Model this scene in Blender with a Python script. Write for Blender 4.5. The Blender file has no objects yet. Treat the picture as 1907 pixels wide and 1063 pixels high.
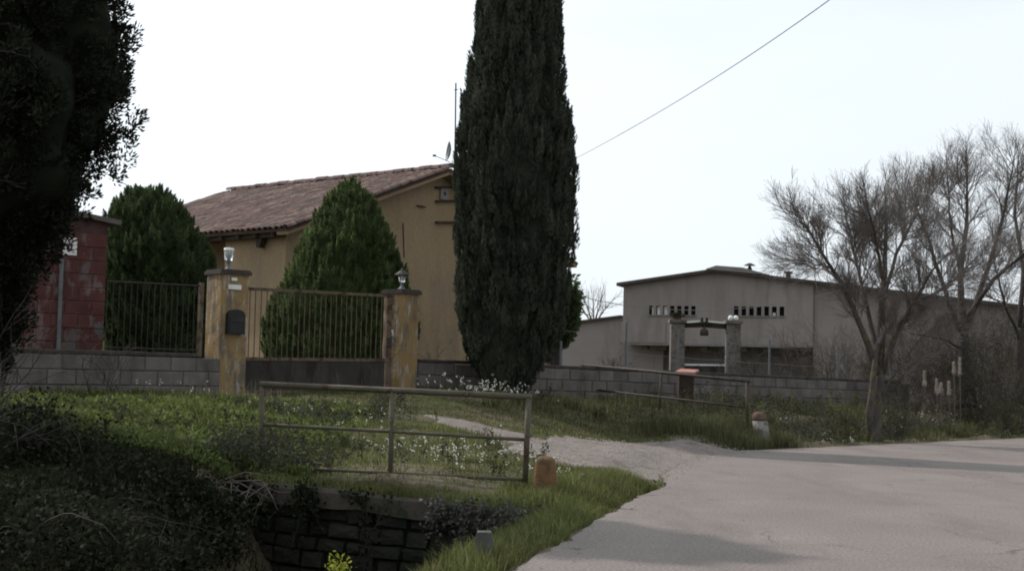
import bpy, math, random
import numpy as np
from mathutils import Vector
random.seed(7)
RNG = np.random.default_rng(7)
rad = math.radians
scn = bpy.context.scene
C = scn.collection

# ------------------------------------------------------------------ camera
W_PX, H_PX, F_PX = 1907.0, 1063.0, 2600.0
EYE = np.array([0.0, 0.0, 1.4])
PITCH, ROLL = math.atan(158.0 / F_PX), rad(1.4)
_f = np.array([0, math.cos(PITCH), math.sin(PITCH)])
_u0 = np.array([0, -math.sin(PITCH), math.cos(PITCH)])
_x0 = np.array([1.0, 0, 0])
CR = math.cos(ROLL) * _x0 + math.sin(ROLL) * _u0
CU = -math.sin(ROLL) * _x0 + math.cos(ROLL) * _u0
cam_data = bpy.data.cameras.new('camera')
cam_data.sensor_width = 36.0
cam_data.lens = 36.0 * F_PX / W_PX
cam_data.clip_end = 3000.0
cam = bpy.data.objects.new('camera', cam_data)
C.objects.link(cam)
from mathutils import Matrix
cam.matrix_world = Matrix(((CR[0], CU[0], -_f[0], EYE[0]), (CR[1], CU[1], -_f[1], EYE[1]),
                           (CR[2], CU[2], -_f[2], EYE[2]), (0, 0, 0, 1)))
scn.camera = cam

# ------------------------------------------------------------------ light
SUN_EL, SUN_AZ = rad(40), rad(-57)          # azimuth clockwise from +Y
world = bpy.data.worlds.new('World')
scn.world = world
world.use_nodes = True
wn, wl = world.node_tree.nodes, world.node_tree.links
wn.clear()
sky = wn.new('ShaderNodeTexSky')
sky.sky_type = 'NISHITA'
sky.sun_disc = False
sky.sun_elevation = SUN_EL
sky.sun_rotation = SUN_AZ % (2 * math.pi)
sky.air_density = 1.0
sky.dust_density = 3.0
bg1 = wn.new('ShaderNodeBackground'); bg1.inputs['Strength'].default_value = 0.10
wl.new(sky.outputs[0], bg1.inputs['Color'])
bg2 = wn.new('ShaderNodeBackground'); bg2.inputs['Color'].default_value = (0.88, 0.947, 1.0, 1); bg2.inputs['Strength'].default_value = 1.07
tc = wn.new('ShaderNodeTexCoord')
mp = wn.new('ShaderNodeMapping'); mp.inputs['Scale'].default_value = (1.0, 1.0, 3.2)
nz = wn.new('ShaderNodeTexNoise'); nz.inputs['Scale'].default_value = 1.6; nz.inputs['Detail'].default_value = 5
rp = wn.new('ShaderNodeValToRGB')
rp.color_ramp.elements[0].position = 0.30; rp.color_ramp.elements[0].color = (0.72, 0.72, 0.72, 1)
rp.color_ramp.elements[1].position = 0.62; rp.color_ramp.elements[1].color = (0.95, 0.95, 0.95, 1)
wl.new(tc.outputs['Generated'], mp.inputs['Vector']); wl.new(mp.outputs[0], nz.inputs['Vector'])
wl.new(nz.outputs['Fac'], rp.inputs['Fac'])
nv = wn.new('ShaderNodeVectorMath'); nv.operation = 'NORMALIZE'; wl.new(tc.outputs['Generated'], nv.inputs[0])
dv = wn.new('ShaderNodeVectorMath'); dv.operation = 'DOT_PRODUCT'; wl.new(nv.outputs[0], dv.inputs[0])
dv.inputs[1].default_value = (math.sin(SUN_AZ) * math.cos(SUN_EL), math.cos(SUN_AZ) * math.cos(SUN_EL), math.sin(SUN_EL))
mr = wn.new('ShaderNodeMapRange'); mr.inputs['From Min'].default_value = -.1; mr.inputs['From Max'].default_value = 1.0
mr.inputs['To Min'].default_value = 0.90; mr.inputs['To Max'].default_value = 1.36
wl.new(dv.outputs['Value'], mr.inputs['Value']); wl.new(mr.outputs[0], bg2.inputs['Strength'])
mixw = wn.new('ShaderNodeMixShader')
wl.new(rp.outputs['Color'], mixw.inputs['Fac']); wl.new(bg1.outputs[0], mixw.inputs[1]); wl.new(bg2.outputs[0], mixw.inputs[2])
wo = wn.new('ShaderNodeOutputWorld'); wl.new(mixw.outputs[0], wo.inputs['Surface'])

sun_d = bpy.data.lights.new('sun', 'SUN')
sun_d.energy = 3.2; sun_d.angle = rad(1.0); sun_d.color = (1.0, 0.93, 0.86)
sun = bpy.data.objects.new('sun', sun_d); C.objects.link(sun)
sdir = Vector((math.sin(SUN_AZ) * math.cos(SUN_EL), math.cos(SUN_AZ) * math.cos(SUN_EL), math.sin(SUN_EL)))
sun.rotation_euler = sdir.to_track_quat('Z', 'Y').to_euler()
sun.location = (-20, 20, 30)
vs = scn.view_settings
vs.view_transform = 'Standard'; vs.look = 'None'; vs.exposure = 0.0; vs.gamma = 1.0; vs.use_curve_mapping = False
scn.cycles.filter_width = 1.9
scn.cycles.max_bounces = 6
scn.cycles.transparent_max_bounces = 6

# ------------------------------------------------------------------ projection helpers (photo pixel -> place)
def ray(px, py):
    d = _f * F_PX + CR * (px - W_PX / 2) - CU * (py - H_PX / 2)
    return d / np.linalg.norm(d)
def at(px, py, Y):
    d = ray(px, py)
    return EYE + d * (Y / d[1])
def onplane(px, py, p0, n):
    d = ray(px, py); p0 = np.asarray(p0, float); n = np.asarray(n, float)
    return EYE + d * (np.dot(p0 - EYE, n) / np.dot(d, n))
def V(*a): return np.array(a, float)
def nrm(v):
    v = np.asarray(v, float); return v / (np.linalg.norm(v) + 1e-12)

# ------------------------------------------------------------------ materials
def _new(name):
    m = bpy.data.materials.new(name); m.use_nodes = True
    n, l = m.node_tree.nodes, m.node_tree.links
    b = n['Principled BSDF']
    return m, n, l, b
def rgba(c): return (c[0], c[1], c[2], 1.0)
def pmat(name, c1, c2, scale=2.0, rough=0.9, c3=None, s3=3.0, thr=0.58, soft=0.05, bump=0.25, bscale=25.0,
         stretch=(1, 1, 1), stretch3=(1, 1, 1), objvar=0.0, metal=0.0, spec=0.3, lo=0.35, hi=0.65, bdist=0.02, c4=None, s4=8.0, thr4=.62, grain=0.0, gscale=120.0):
    m, n, l, b = _new(name)
    b.inputs['Roughness'].default_value = rough; b.inputs['Metallic'].default_value = metal
    b.inputs['Specular IOR Level'].default_value = spec
    g = n.new('ShaderNodeNewGeometry')
    def noise(scale, st, detail=5, rgh=0.6):
        mp = n.new('ShaderNodeMapping'); mp.inputs['Scale'].default_value = st
        l.new(g.outputs['Position'], mp.inputs['Vector'])
        t = n.new('ShaderNodeTexNoise'); t.inputs['Scale'].default_value = scale
        t.inputs['Detail'].default_value = detail; t.inputs['Roughness'].default_value = rgh
        l.new(mp.outputs[0], t.inputs['Vector']); return t.outputs['Fac']
    def ramp(s, a, bb):
        r = n.new('ShaderNodeMapRange'); r.inputs['From Min'].default_value = a; r.inputs['From Max'].default_value = bb
        l.new(s, r.inputs['Value']); return r.outputs[0]
    def mix(f, a, bcol):
        x = n.new('ShaderNodeMix'); x.data_type = 'RGBA'
        l.new(f, x.inputs['Factor'])
        for k, c in ((6, a), (7, bcol)):
            if isinstance(c, tuple): x.inputs[k].default_value = c
            else: l.new(c, x.inputs[k])
        return x.outputs[2]
    col = mix(ramp(noise(scale, stretch), lo, hi), rgba(c1), rgba(c2))
    if c3 is not None:
        col = mix(ramp(noise(s3, stretch3, 7, 0.65), thr, thr + soft), col, rgba(c3))
    if c4 is not None:
        col = mix(ramp(noise(s4, stretch3, 7, 0.7), thr4, thr4 + soft), col, rgba(c4))
    if grain:
        f = noise(gscale, (1, 1, 1), 2, .5)
        h = n.new('ShaderNodeHueSaturation'); l.new(col, h.inputs['Color'])
        r = n.new('ShaderNodeMapRange'); r.inputs['From Min'].default_value = .3; r.inputs['From Max'].default_value = .7
        r.inputs['To Min'].default_value = 1 - grain; r.inputs['To Max'].default_value = 1 + grain
        l.new(f, r.inputs['Value']); l.new(r.outputs[0], h.inputs['Value']); col = h.outputs[0]
    if objvar:
        oi = n.new('ShaderNodeObjectInfo'); h = n.new('ShaderNodeHueSaturation')
        r = n.new('ShaderNodeMapRange'); r.inputs['To Min'].default_value = 1 - objvar; r.inputs['To Max'].default_value = 1 + objvar
        l.new(oi.outputs['Random'], r.inputs['Value']); l.new(r.outputs[0], h.inputs['Value']); l.new(col, h.inputs['Color'])
        col = h.outputs[0]
    l.new(col, b.inputs['Base Color'])
    if bump:
        bp = n.new('ShaderNodeBump'); bp.inputs['Strength'].default_value = bump; bp.inputs['Distance'].default_value = bdist
        l.new(noise(bscale, (1, 1, 1), 6), bp.inputs['Height']); l.new(bp.outputs[0], b.inputs['Normal'])
    return m
def leafmat(name, ca, cb, trans=0.35, rough=0.7, cc=None, clump=0.0, spec=0.15):
    m, n, l, b = _new(name)
    at_ = n.new('ShaderNodeAttribute'); at_.attribute_name = 'rnd'
    cr = n.new('ShaderNodeValToRGB'); e = cr.color_ramp.elements
    e[0].color = rgba(ca); e[1].color = rgba(cb)
    if cc is not None:
        e[1].position = 0.86; x = e.new(1.0); x.color = rgba(cc)
    l.new(at_.outputs['Fac'], cr.inputs['Fac'])
    col = cr.outputs['Color']
    if clump:
        g = n.new('ShaderNodeNewGeometry'); t = n.new('ShaderNodeTexNoise'); t.inputs['Scale'].default_value = clump
        t.inputs['Detail'].default_value = 4
        l.new(g.outputs['Position'], t.inputs['Vector'])
        r = n.new('ShaderNodeMapRange'); r.inputs['From Min'].default_value = .3; r.inputs['From Max'].default_value = .7
        r.inputs['To Min'].default_value = .6; r.inputs['To Max'].default_value = 1.4
        l.new(t.outputs['Fac'], r.inputs['Value'])
        h = n.new('ShaderNodeHueSaturation'); l.new(col, h.inputs['Color']); l.new(r.outputs[0], h.inputs['Value'])
        r2 = n.new('ShaderNodeMapRange'); r2.inputs['To Min'].default_value = .47; r2.inputs['To Max'].default_value = .53
        l.new(t.outputs['Fac'], r2.inputs['Value']); l.new(r2.outputs[0], h.inputs['Hue'])
        col = h.outputs[0]
    b.inputs['Roughness'].default_value = rough; b.inputs['Specular IOR Level'].default_value = spec
    l.new(col, b.inputs['Base Color'])
    tr = n.new('ShaderNodeBsdfTranslucent'); l.new(col, tr.inputs['Color'])
    mx = n.new('ShaderNodeMixShader'); mx.inputs['Fac'].default_value = trans
    l.new(b.outputs[0], mx.inputs[1]); l.new(tr.outputs[0], mx.inputs[2])
    l.new(mx.outputs[0], n['Material Output'].inputs['Surface'])
    return m
def glassmat(name):
    m, n, l, b = _new(name)
    b.inputs['Base Color'].default_value = (0.9, 0.93, 0.93, 1); b.inputs['Roughness'].default_value = 0.12
    b.inputs['Transmission Weight'].default_value = 0.75
    return m

M = {}
M['soil'] = pmat('soil', (0.075, 0.06, 0.036), (0.12, 0.095, 0.06), 1.2, c3=(0.06, 0.068, 0.028), s3=1.0, thr=.47, soft=.15, bump=.7, bscale=14, bdist=.05, grain=.3, gscale=30)
M['asphalt'] = pmat('asphalt', (0.17, 0.145, 0.133), (0.205, 0.176, 0.163), .45, c3=(0.152, .13, .12), s3=.8, thr=.5, soft=.16, stretch3=(1, .3, 1), c4=(.255, .222, .206), s4=2.6, thr4=.62, bump=.6, bscale=110, bdist=.012, grain=.34, gscale=38)
def add_cracks(m):
    n, l = m.node_tree.nodes, m.node_tree.links; b = n['Principled BSDF']; src = b.inputs['Base Color'].links[0].from_socket
    g = n.new('ShaderNodeNewGeometry'); ns = n.new('ShaderNodeTexNoise'); ns.inputs['Scale'].default_value = 1.3; ns.inputs['Detail'].default_value = 5; l.new(g.outputs['Position'], ns.inputs['Vector'])
    ad = n.new('ShaderNodeVectorMath'); ad.operation = 'MULTIPLY_ADD'; l.new(ns.outputs['Color'], ad.inputs[0]); ad.inputs[1].default_value = (1.2, 1.2, 0); l.new(g.outputs['Position'], ad.inputs[2])
    v = n.new('ShaderNodeTexVoronoi'); v.feature = 'DISTANCE_TO_EDGE'; v.inputs['Scale'].default_value = .42; l.new(ad.outputs[0], v.inputs['Vector'])
    r = n.new('ShaderNodeMapRange'); r.inputs['From Min'].default_value = .002; r.inputs['From Max'].default_value = .010; r.inputs['To Min'].default_value = .6; r.inputs['To Max'].default_value = 0; l.new(v.outputs['Distance'], r.inputs['Value'])
    k = n.new('ShaderNodeTexNoise'); k.inputs['Scale'].default_value = .35; l.new(g.outputs['Position'], k.inputs['Vector'])
    kr = n.new('ShaderNodeMapRange'); kr.inputs['From Min'].default_value = .48; kr.inputs['From Max'].default_value = .56; l.new(k.outputs['Fac'], kr.inputs['Value'])
    mu = n.new('ShaderNodeMath'); mu.operation = 'MULTIPLY'; l.new(r.outputs[0], mu.inputs[0]); l.new(kr.outputs[0], mu.inputs[1])
    mx = n.new('ShaderNodeMix'); mx.data_type = 'RGBA'; l.new(mu.outputs[0], mx.inputs['Factor']); l.new(src, mx.inputs[6]); mx.inputs[7].default_value = (.05, .045, .04, 1); l.new(mx.outputs[2], b.inputs['Base Color'])
add_cracks(M['asphalt'])
M['gravel'] = pmat('gravel', (0.15, 0.127, 0.113), (0.205, 0.175, 0.158), 3.5, c3=(0.105, 0.09, 0.064), s3=1.6, thr=.55, soft=.12, bump=.5, bscale=55, bdist=.02, grain=.3, gscale=30)
M['pebble'] = pmat('pebble', (0.14, .122, .11), (.25, .22, .2), 9, bump=.1)
M['block'] = pmat('concrete_block', (0.135, 0.119, 0.108), (0.185, 0.165, 0.15), 3, c3=(0.08, 0.072, 0.064), s3=1.8, thr=.5, soft=.2, stretch3=(1, 1, .5), c4=(.07, .07, .045), s4=4, thr4=.6, bump=.5, bscale=45, objvar=.13)
M['mortar'] = pmat('mortar', (0.10, 0.09, 0.08), (0.14, 0.125, 0.112), 6, c3=(.07, .063, .055), s3=3, thr=.5, soft=.2, bump=.5, bscale=40)
M['coping'] = pmat('coping', (0.045, 0.038, 0.034), (0.08, 0.068, 0.058), 5, bump=.4, bscale=30, objvar=.1)
M['ochre'] = pmat('ochre_plaster', (0.235, 0.155, 0.07), (0.30, 0.205, 0.098), 1.5, c3=(0.14, 0.115, 0.09), s3=2.2, thr=.50, soft=.10, stretch3=(1.8, 1.8, .5), c4=(.37, .34, .30), s4=5.5, thr4=.535, bump=.6, bscale=18)
M['housewall'] = pmat('house_plaster', (0.255, 0.187, 0.108), (0.295, 0.218, 0.132), .5, c3=(0.205, 0.152, 0.1), s3=.9, thr=.48, soft=.25, stretch3=(1.5, 1.5, .4), c4=(.175, .145, .125), s4=.8, thr4=.55, bump=.35, bscale=7, grain=.08, gscale=12)
M['tile'] = None
M['deck'] = pmat('roof_deck', (0.07, .045, .038), (.1, .065, .05), 3, bump=.2)
M['wood'] = pmat('dark_wood', (0.03, 0.021, 0.016), (0.055, 0.038, 0.028), 4, stretch=(1, 1, .3), bump=.4, bscale=30)
M['iron'] = pmat('dark_iron', (0.026, 0.023, 0.02), (0.05, 0.038, 0.03), 8, rough=.65, bump=.2, metal=.0, spec=.3)
M['gatepaint'] = pmat('gate_paint', (0.105, 0.078, 0.052), (0.145, 0.108, 0.074), 5, rough=.75, c3=(.06, .04, .028), s3=6, thr=.53, bump=.15)
M['gatesheet'] = pmat('gate_sheet', (0.042, 0.038, 0.035), (0.062, 0.056, 0.05), 1.8, rough=.75, c3=(.03, .024, .02), s3=2.4, thr=.5, soft=.15, stretch3=(1.5, 1.5, .4), c4=(.055, .036, .025), s4=5, thr4=.6, bump=.2, bscale=6, spec=.15)
M['railing'] = pmat('railing_paint', (0.072, 0.063, 0.042), (0.11, 0.097, 0.068), 4, rough=.75, c3=(.06, .036, .022), s3=7, thr=.55, c4=(.15, .142, .12), s4=14, thr4=.6, bump=.3, bscale=50)
M['railing2'] = pmat('railing_rust', (0.05, 0.04, 0.033), (0.075, 0.06, 0.05), 4, rough=.75, c3=(.04, .026, .02), s3=7, thr=.55, bump=.3)
M['redbrick'] = pmat('red_paint', (0.078, 0.027, 0.025), (0.108, 0.042, 0.038), 3, c3=(0.15, 0.105, 0.096), s3=2.2, thr=.52, soft=.06, stretch3=(1, 1, .6), c4=(.10, .092, .09), s4=1.6, thr4=.575, bump=.35, bscale=25, objvar=.10)
M['redmortar'] = pmat('red_joint', (0.06, 0.03, 0.028), (0.09, 0.055, 0.05), 4, bump=.4)
M['grey'] = pmat('grey_metal', (0.12, 0.125, 0.13), (0.17, 0.17, 0.17), 4, rough=.55, bump=.05)
M['sheet'] = pmat('roof_sheet', (0.10, 0.085, 0.075), (0.14, 0.115, 0.10), 2, rough=.8, bump=.2)
M['white'] = pmat('white_paint', (0.68, 0.68, 0.66), (0.76, 0.76, 0.74), 8, rough=.6, bump=.03)
M['blackbox'] = pmat('black_plastic', (0.010, 0.011, 0.014), (0.016, 0.017, 0.02), 4, rough=.4, bump=.02)
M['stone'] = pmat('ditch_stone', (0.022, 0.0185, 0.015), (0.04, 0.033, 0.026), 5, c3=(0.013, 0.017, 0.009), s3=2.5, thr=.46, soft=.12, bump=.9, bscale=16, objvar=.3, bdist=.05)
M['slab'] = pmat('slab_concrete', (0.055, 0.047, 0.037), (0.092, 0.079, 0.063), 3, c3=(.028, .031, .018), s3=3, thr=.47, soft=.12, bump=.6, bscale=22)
M['bollard'] = pmat('lichen_stone', (0.125, 0.068, 0.03), (0.175, 0.098, 0.042), 6, c3=(0.085, 0.055, 0.034), s3=5, thr=.5, soft=.1, bump=.7, bscale=28)
M['bollard_base'] = pmat('bollard_grey', (0.18, 0.17, 0.152), (0.25, 0.235, 0.212), 5, c3=(.11, .10, .085), s3=6, thr=.52, bump=.6, bscale=28)
M['bollard_cap'] = pmat('bollard_red', (0.095, 0.06, 0.045), (0.13, 0.082, 0.062), 8, bump=.6, bscale=28)
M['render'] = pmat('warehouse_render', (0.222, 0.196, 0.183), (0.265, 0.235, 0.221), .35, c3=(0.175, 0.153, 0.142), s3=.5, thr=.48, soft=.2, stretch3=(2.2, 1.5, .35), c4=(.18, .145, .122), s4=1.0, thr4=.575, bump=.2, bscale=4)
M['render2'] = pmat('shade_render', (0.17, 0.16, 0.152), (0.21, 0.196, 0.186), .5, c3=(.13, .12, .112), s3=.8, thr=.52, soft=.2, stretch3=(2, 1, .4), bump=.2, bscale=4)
M['darkglass'] = pmat('dark_pane', (0.010, 0.010, 0.011), (0.016, 0.016, 0.016), 2, rough=.9, bump=0, spec=.03)
M['portalstone'] = pmat('portal_stone', (0.125, 0.11, 0.1), (0.18, 0.158, 0.145), 5, c3=(.09, .08, .07), s3=6, thr=.53, bump=.7, bscale=12)
M['pinktile'] = pmat('pink_slab', (0.33, 0.155, 0.125), (0.39, 0.19, 0.155), 6, bump=.2)
M['bark'] = pmat('grey_bark', (0.06, 0.052, 0.045), (0.10, 0.087, 0.075), 6, c3=(0.14, 0.12, 0.055), s3=4.5, thr=.55, soft=.08, bump=.6, bscale=24)
M['twig'] = pmat('twig_bark', (0.115, 0.10, 0.092), (0.185, 0.162, 0.148), 5, bump=0)
M['darkbark'] = pmat('dark_bark', (0.035, 0.03, 0.026), (0.06, 0.05, 0.043), 6, bump=.5, bscale=24)
M['thicket'] = pmat('thicket_twig', (0.05, 0.041, 0.034), (0.085, 0.07, 0.057), 4, bump=0)
M['cane'] = pmat('bramble_cane', (0.035, 0.028, 0.024), (0.07, 0.056, 0.048), 6, bump=0)
M['dry'] = pmat('dry_root', (0.075, 0.062, 0.054), (0.14, 0.115, 0.10), 6, bump=0)
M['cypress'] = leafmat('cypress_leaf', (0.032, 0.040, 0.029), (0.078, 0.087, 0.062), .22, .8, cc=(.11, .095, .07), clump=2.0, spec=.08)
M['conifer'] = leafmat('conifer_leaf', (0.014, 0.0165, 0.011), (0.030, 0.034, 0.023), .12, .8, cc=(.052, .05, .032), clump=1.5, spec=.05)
M['thuja'] = leafmat('thuja_leaf', (0.062, 0.098, 0.038), (0.15, 0.185, 0.078), .42, .8, cc=(.23, .215, .085), clump=2.4, spec=.08)
M['thujad'] = leafmat('thuja_dark_leaf', (0.048, 0.075, 0.034), (0.115, 0.148, 0.066), .4, .8, cc=(.18, .17, .072), clump=2.4, spec=.08)
M['grass'] = leafmat('grass_blade', (0.075, 0.09, 0.032), (0.16, 0.172, 0.065), .48, .75, cc=(.28, .245, .14), clump=1.1, spec=.05)
M['weed'] = leafmat('weed_leaf', (0.07, 0.09, 0.028), (0.15, 0.18, 0.06), .48, .75, cc=(.19, .20, .10), clump=1.3, spec=.05)
M['rough'] = leafmat('rough_grass', (0.066, 0.074, 0.034), (0.132, 0.134, 0.068), .4, .8, cc=(.22, .19, .12), clump=1.1, spec=.05)
M['bramble'] = leafmat('bramble_leaf', (0.013, 0.016, 0.009), (0.030, 0.034, 0.020), .28, .85, cc=(.06, .054, .042), clump=1.4, spec=.04)
M['ivy'] = leafmat('grey_bramble_leaf', (0.04, 0.044, 0.028), (0.085, 0.088, 0.06), .3, .8, cc=(.16, .15, .125), clump=1.4, spec=.05)
M['pale_bramble'] = leafmat('pale_bramble_leaf', (0.07, 0.07, 0.058), (0.17, 0.165, 0.14), .3, .6, cc=(.30, .29, .255), clump=1.4)
M['shaded_grass'] = leafmat('ditch_grass', (0.012, 0.016, 0.008), (0.028, 0.034, 0.016), .3, .8, cc=(.045, .04, .027), clump=1.2, spec=.04)  # grass copy with the shade of the backlit ditch put into its colour
M['marker'] = pmat('marker_stone', (0.075, 0.075, 0.068), (0.11, 0.108, 0.10), 8, c3=(.05, .055, .035), s3=5, thr=.52, bump=.5)
M['scrub'] = leafmat('scrub_leaf', (0.03, 0.03, 0.018), (0.065, 0.06, 0.036), .3, .85, cc=(.10, .085, .055), clump=1.0, spec=.04)
M['stalk'] = leafmat('dead_stalk', (0.12, 0.10, 0.07), (0.24, 0.205, 0.15), .3, .8)
M['flower'] = leafmat('white_petal', (0.62, 0.62, 0.56), (0.78, 0.78, 0.74), .3, .7)
M['yellow'] = leafmat('yellow_leaf', (0.16, 0.20, 0.03), (0.36, 0.36, 0.05), .4, .6)
M['plume'] = leafmat('plume_fluff', (0.38, 0.33, 0.29), (0.50, 0.45, 0.40), .4, .9)
M['glass'] = glassmat('lamp_glass')
M['cable'] = pmat('cable_blue', (0.20, 0.20, 0.33), (0.24, 0.24, 0.38), 2, rough=.5, bump=0)
M['cable2'] = pmat('cable_grey', (0.16, 0.15, 0.15), (0.2, 0.19, 0.19), 2, rough=.5, bump=0)
def tilemat():
    m, n, l, b = _new('clay_tile')
    b.inputs['Roughness'].default_value = .9; b.inputs['Specular IOR Level'].default_value = .2
    g = n.new('ShaderNodeNewGeometry')
    v = n.new('ShaderNodeTexVoronoi'); v.inputs['Scale'].default_value = 3.6
    l.new(g.outputs['Position'], v.inputs['Vector'])
    cr = n.new('ShaderNodeValToRGB'); e = cr.color_ramp.elements
    e[0].color = (0.075, 0.048, 0.043, 1); e[1].color = (0.24, 0.165, 0.135, 1)
    x = e.new(.5); x.color = (0.135, 0.083, 0.072, 1)
    x = e.new(.8); x.color = (0.17, 0.115, 0.098, 1)
    sx = n.new('ShaderNodeSeparateColor'); l.new(v.outputs['Color'], sx.inputs[0]); l.new(sx.outputs[0], cr.inputs['Fac'])
    t = n.new('ShaderNodeTexNoise'); t.inputs['Scale'].default_value = 2.2; t.inputs['Detail'].default_value = 7
    l.new(g.outputs['Position'], t.inputs['Vector'])
    r = n.new('ShaderNodeMapRange'); r.inputs['From Min'].default_value = .5; r.inputs['From Max'].default_value = .68
    l.new(t.outputs['Fac'], r.inputs['Value'])
    mx = n.new('ShaderNodeMix'); mx.data_type = 'RGBA'; l.new(r.outputs[0], mx.inputs['Factor'])
    l.new(cr.outputs[0], mx.inputs[6]); mx.inputs[7].default_value = (0.10, .082, .072, 1)
    l.new(mx.outputs[2], b.inputs['Base Color'])
    return m
M['tile'] = tilemat()

# ------------------------------------------------------------------ mesh helpers
class MB:
    def __init__(s): s.v = []; s.f = []; s.n = 0
    def add(s, verts, faces):
        verts = np.asarray(verts, float).reshape(-1, 3)
        s.v.append(verts); o = s.n
        s.f.extend([tuple(i + o for i in f) for f in faces]); s.n += len(verts); return s
    def obb(s, c, ax, ay, az):
        c, ax, ay, az = (np.asarray(q, float) for q in (c, ax, ay, az))
        vs_ = [c + i * ax + j * ay + k * az for k in (-1, 1) for j in (-1, 1) for i in (-1, 1)]
        return s.add(vs_, [(0, 2, 3, 1), (4, 5, 7, 6), (0, 1, 5, 4), (2, 6, 7, 3), (0, 4, 6, 2), (1, 3, 7, 5)])
    def box(s, c, size, d=(1, 0)):
        d = nrm(V(d[0], d[1], 0)); n = V(-d[1], d[0], 0)
        return s.obb(c, d * size[0] / 2, n * size[1] / 2, V(0, 0, size[2] / 2))
    def tube(s, pts, radii, n=6, caps=True):
        pts = np.asarray(pts, float); k = len(pts)
        radii = np.full(k, radii) if np.isscalar(radii) else np.asarray(radii, float)
        t = np.gradient(pts, axis=0); t /= (np.linalg.norm(t, axis=1)[:, None] + 1e-9)
        ref = V(0, 0, 1) if abs(t[0][2]) < .9 else V(1, 0, 0)
        a = np.cross(t, ref); a /= (np.linalg.norm(a, axis=1)[:, None] + 1e-9); b = np.cross(t, a)
        th = np.arange(n) * 2 * math.pi / n
        ring = (a[:, None, :] * np.cos(th)[None, :, None] + b[:, None, :] * np.sin(th)[None, :, None]) * radii[:, None, None] + pts[:, None, :]
        f = [(i * n + j, i * n + (j + 1) % n, (i + 1) * n + (j + 1) % n, (i + 1) * n + j) for i in range(k - 1) for j in range(n)]
        if caps: f += [tuple(range(n))[::-1], tuple((k - 1) * n + j for j in range(n))]
        return s.add(ring.reshape(-1, 3), f)
    def lathe(s, prof, c, n=16, axis=None):
        c = np.asarray(c, float); k = len(prof); vs_ = []
        for r, z in prof:
            for j in range(n):
                a = 2 * math.pi * j / n; vs_.append(c + V(r * math.cos(a), r * math.sin(a), z))
        f = [(i * n + j, i * n + (j + 1) % n, (i + 1) * n + (j + 1) % n, (i + 1) * n + j) for i in range(k - 1) for j in range(n)]
        f += [tuple(range(n))[::-1], tuple((k - 1) * n + j for j in range(n))]
        return s.add(vs_, f)
    def prism(s, poly, ext):
        poly = [np.asarray(p, float) for p in poly]; ext = np.asarray(ext, float); n = len(poly)
        f = [tuple(range(n)), tuple(range(2 * n - 1, n - 1, -1))]
        f += [(i, i + n, (i + 1) % n + n, (i + 1) % n) for i in range(n)]
        return s.add(poly + [p + ext for p in poly], f)
    def mesh(s, name, mat, off=(0, 0, 0), smooth=False, fix=True):
        me = bpy.data.meshes.new(name)
        v = np.concatenate(s.v) - np.asarray(off, float)
        me.from_pydata(v.tolist(), [], s.f)
        if fix and len(s.f) < 6000:
            import bmesh
            bm = bmesh.new(); bm.from_mesh(me); bmesh.ops.recalc_face_normals(bm, faces=bm.faces); bm.to_mesh(me); bm.free()
        if smooth: me.polygons.foreach_set('use_smooth', [True] * len(me.polygons))
        me.materials.append(M[mat]); me.update(); return me
def link(name, me, parent=None):
    o = bpy.data.objects.new(name, me); C.objects.link(o)
    if parent is not None: o.parent = parent
    return o
def tag(o, label=None, cat=None, group=None, kind=None):
    if label: o['label'] = label
    if cat: o['category'] = cat
    if group: o['group'] = group
    if kind: o['kind'] = kind
    return o
class Thing:
    def __init__(s, name, label, cat, loc, group=None):
        s.loc = np.asarray(loc, float); s.o = bpy.data.objects.new(name, None); C.objects.link(s.o)
        s.o.location = s.loc; s.o.empty_display_size = .2; tag(s.o, label, cat, group)
    def part(s, name, mb, mat, parent=None, smooth=False, kind=None, label=None):
        me = mb.mesh(name, mat, s.loc, smooth) if isinstance(mb, MB) else mb
        o = link(name, me, parent if parent is not None else s.o)
        return tag(o, label, kind=kind)
    def piece(s, name, me, loc, rot=(0, 0, 0), parent=None, scale=(1, 1, 1)):
        o = link(name, me, parent if parent is not None else s.o)
        o.location = np.asarray(loc, float) - s.loc; o.rotation_euler = rot; o.scale = scale; return o
def single(name, mb, mat, label=None, cat=None, group=None, kind=None, smooth=False):
    return tag(link(name, mb.mesh(name, mat, smooth=smooth)), label, cat, group, kind)

def raw_mesh(name, verts, quads=None, tris=None, rnd=None, mat=None, off=(0, 0, 0), smooth=False):
    me = bpy.data.meshes.new(name)
    verts = (np.asarray(verts, np.float64) - np.asarray(off, float)).astype(np.float32)
    nq = 0 if quads is None else len(quads); nt = 0 if tris is None else len(tris)
    me.vertices.add(len(verts)); me.vertices.foreach_set('co', verts.ravel())
    idx = []
    if nq: idx.append(np.asarray(quads).ravel())
    if nt: idx.append(np.asarray(tris).ravel())
    idx = np.concatenate(idx).astype(np.int32)
    me.loops.add(len(idx)); me.loops.foreach_set('vertex_index', idx)
    me.polygons.add(nq + nt)
    starts = np.concatenate([np.arange(nq) * 4, nq * 4 + np.arange(nt) * 3]).astype(np.int32)
    me.polygons.foreach_set('loop_start', starts)
    if smooth: me.polygons.foreach_set('use_smooth', np.ones(nq + nt, bool))
    if rnd is not None:
        a = me.attributes.new('rnd', 'FLOAT', 'FACE'); a.data.foreach_set('value', np.asarray(rnd, np.float32))
    if mat: me.materials.append(M[mat])
    me.update(calc_edges=True); me.validate()
    return me
def unit(a): return a / (np.linalg.norm(a, axis=1)[:, None] + 1e-9)
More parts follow.
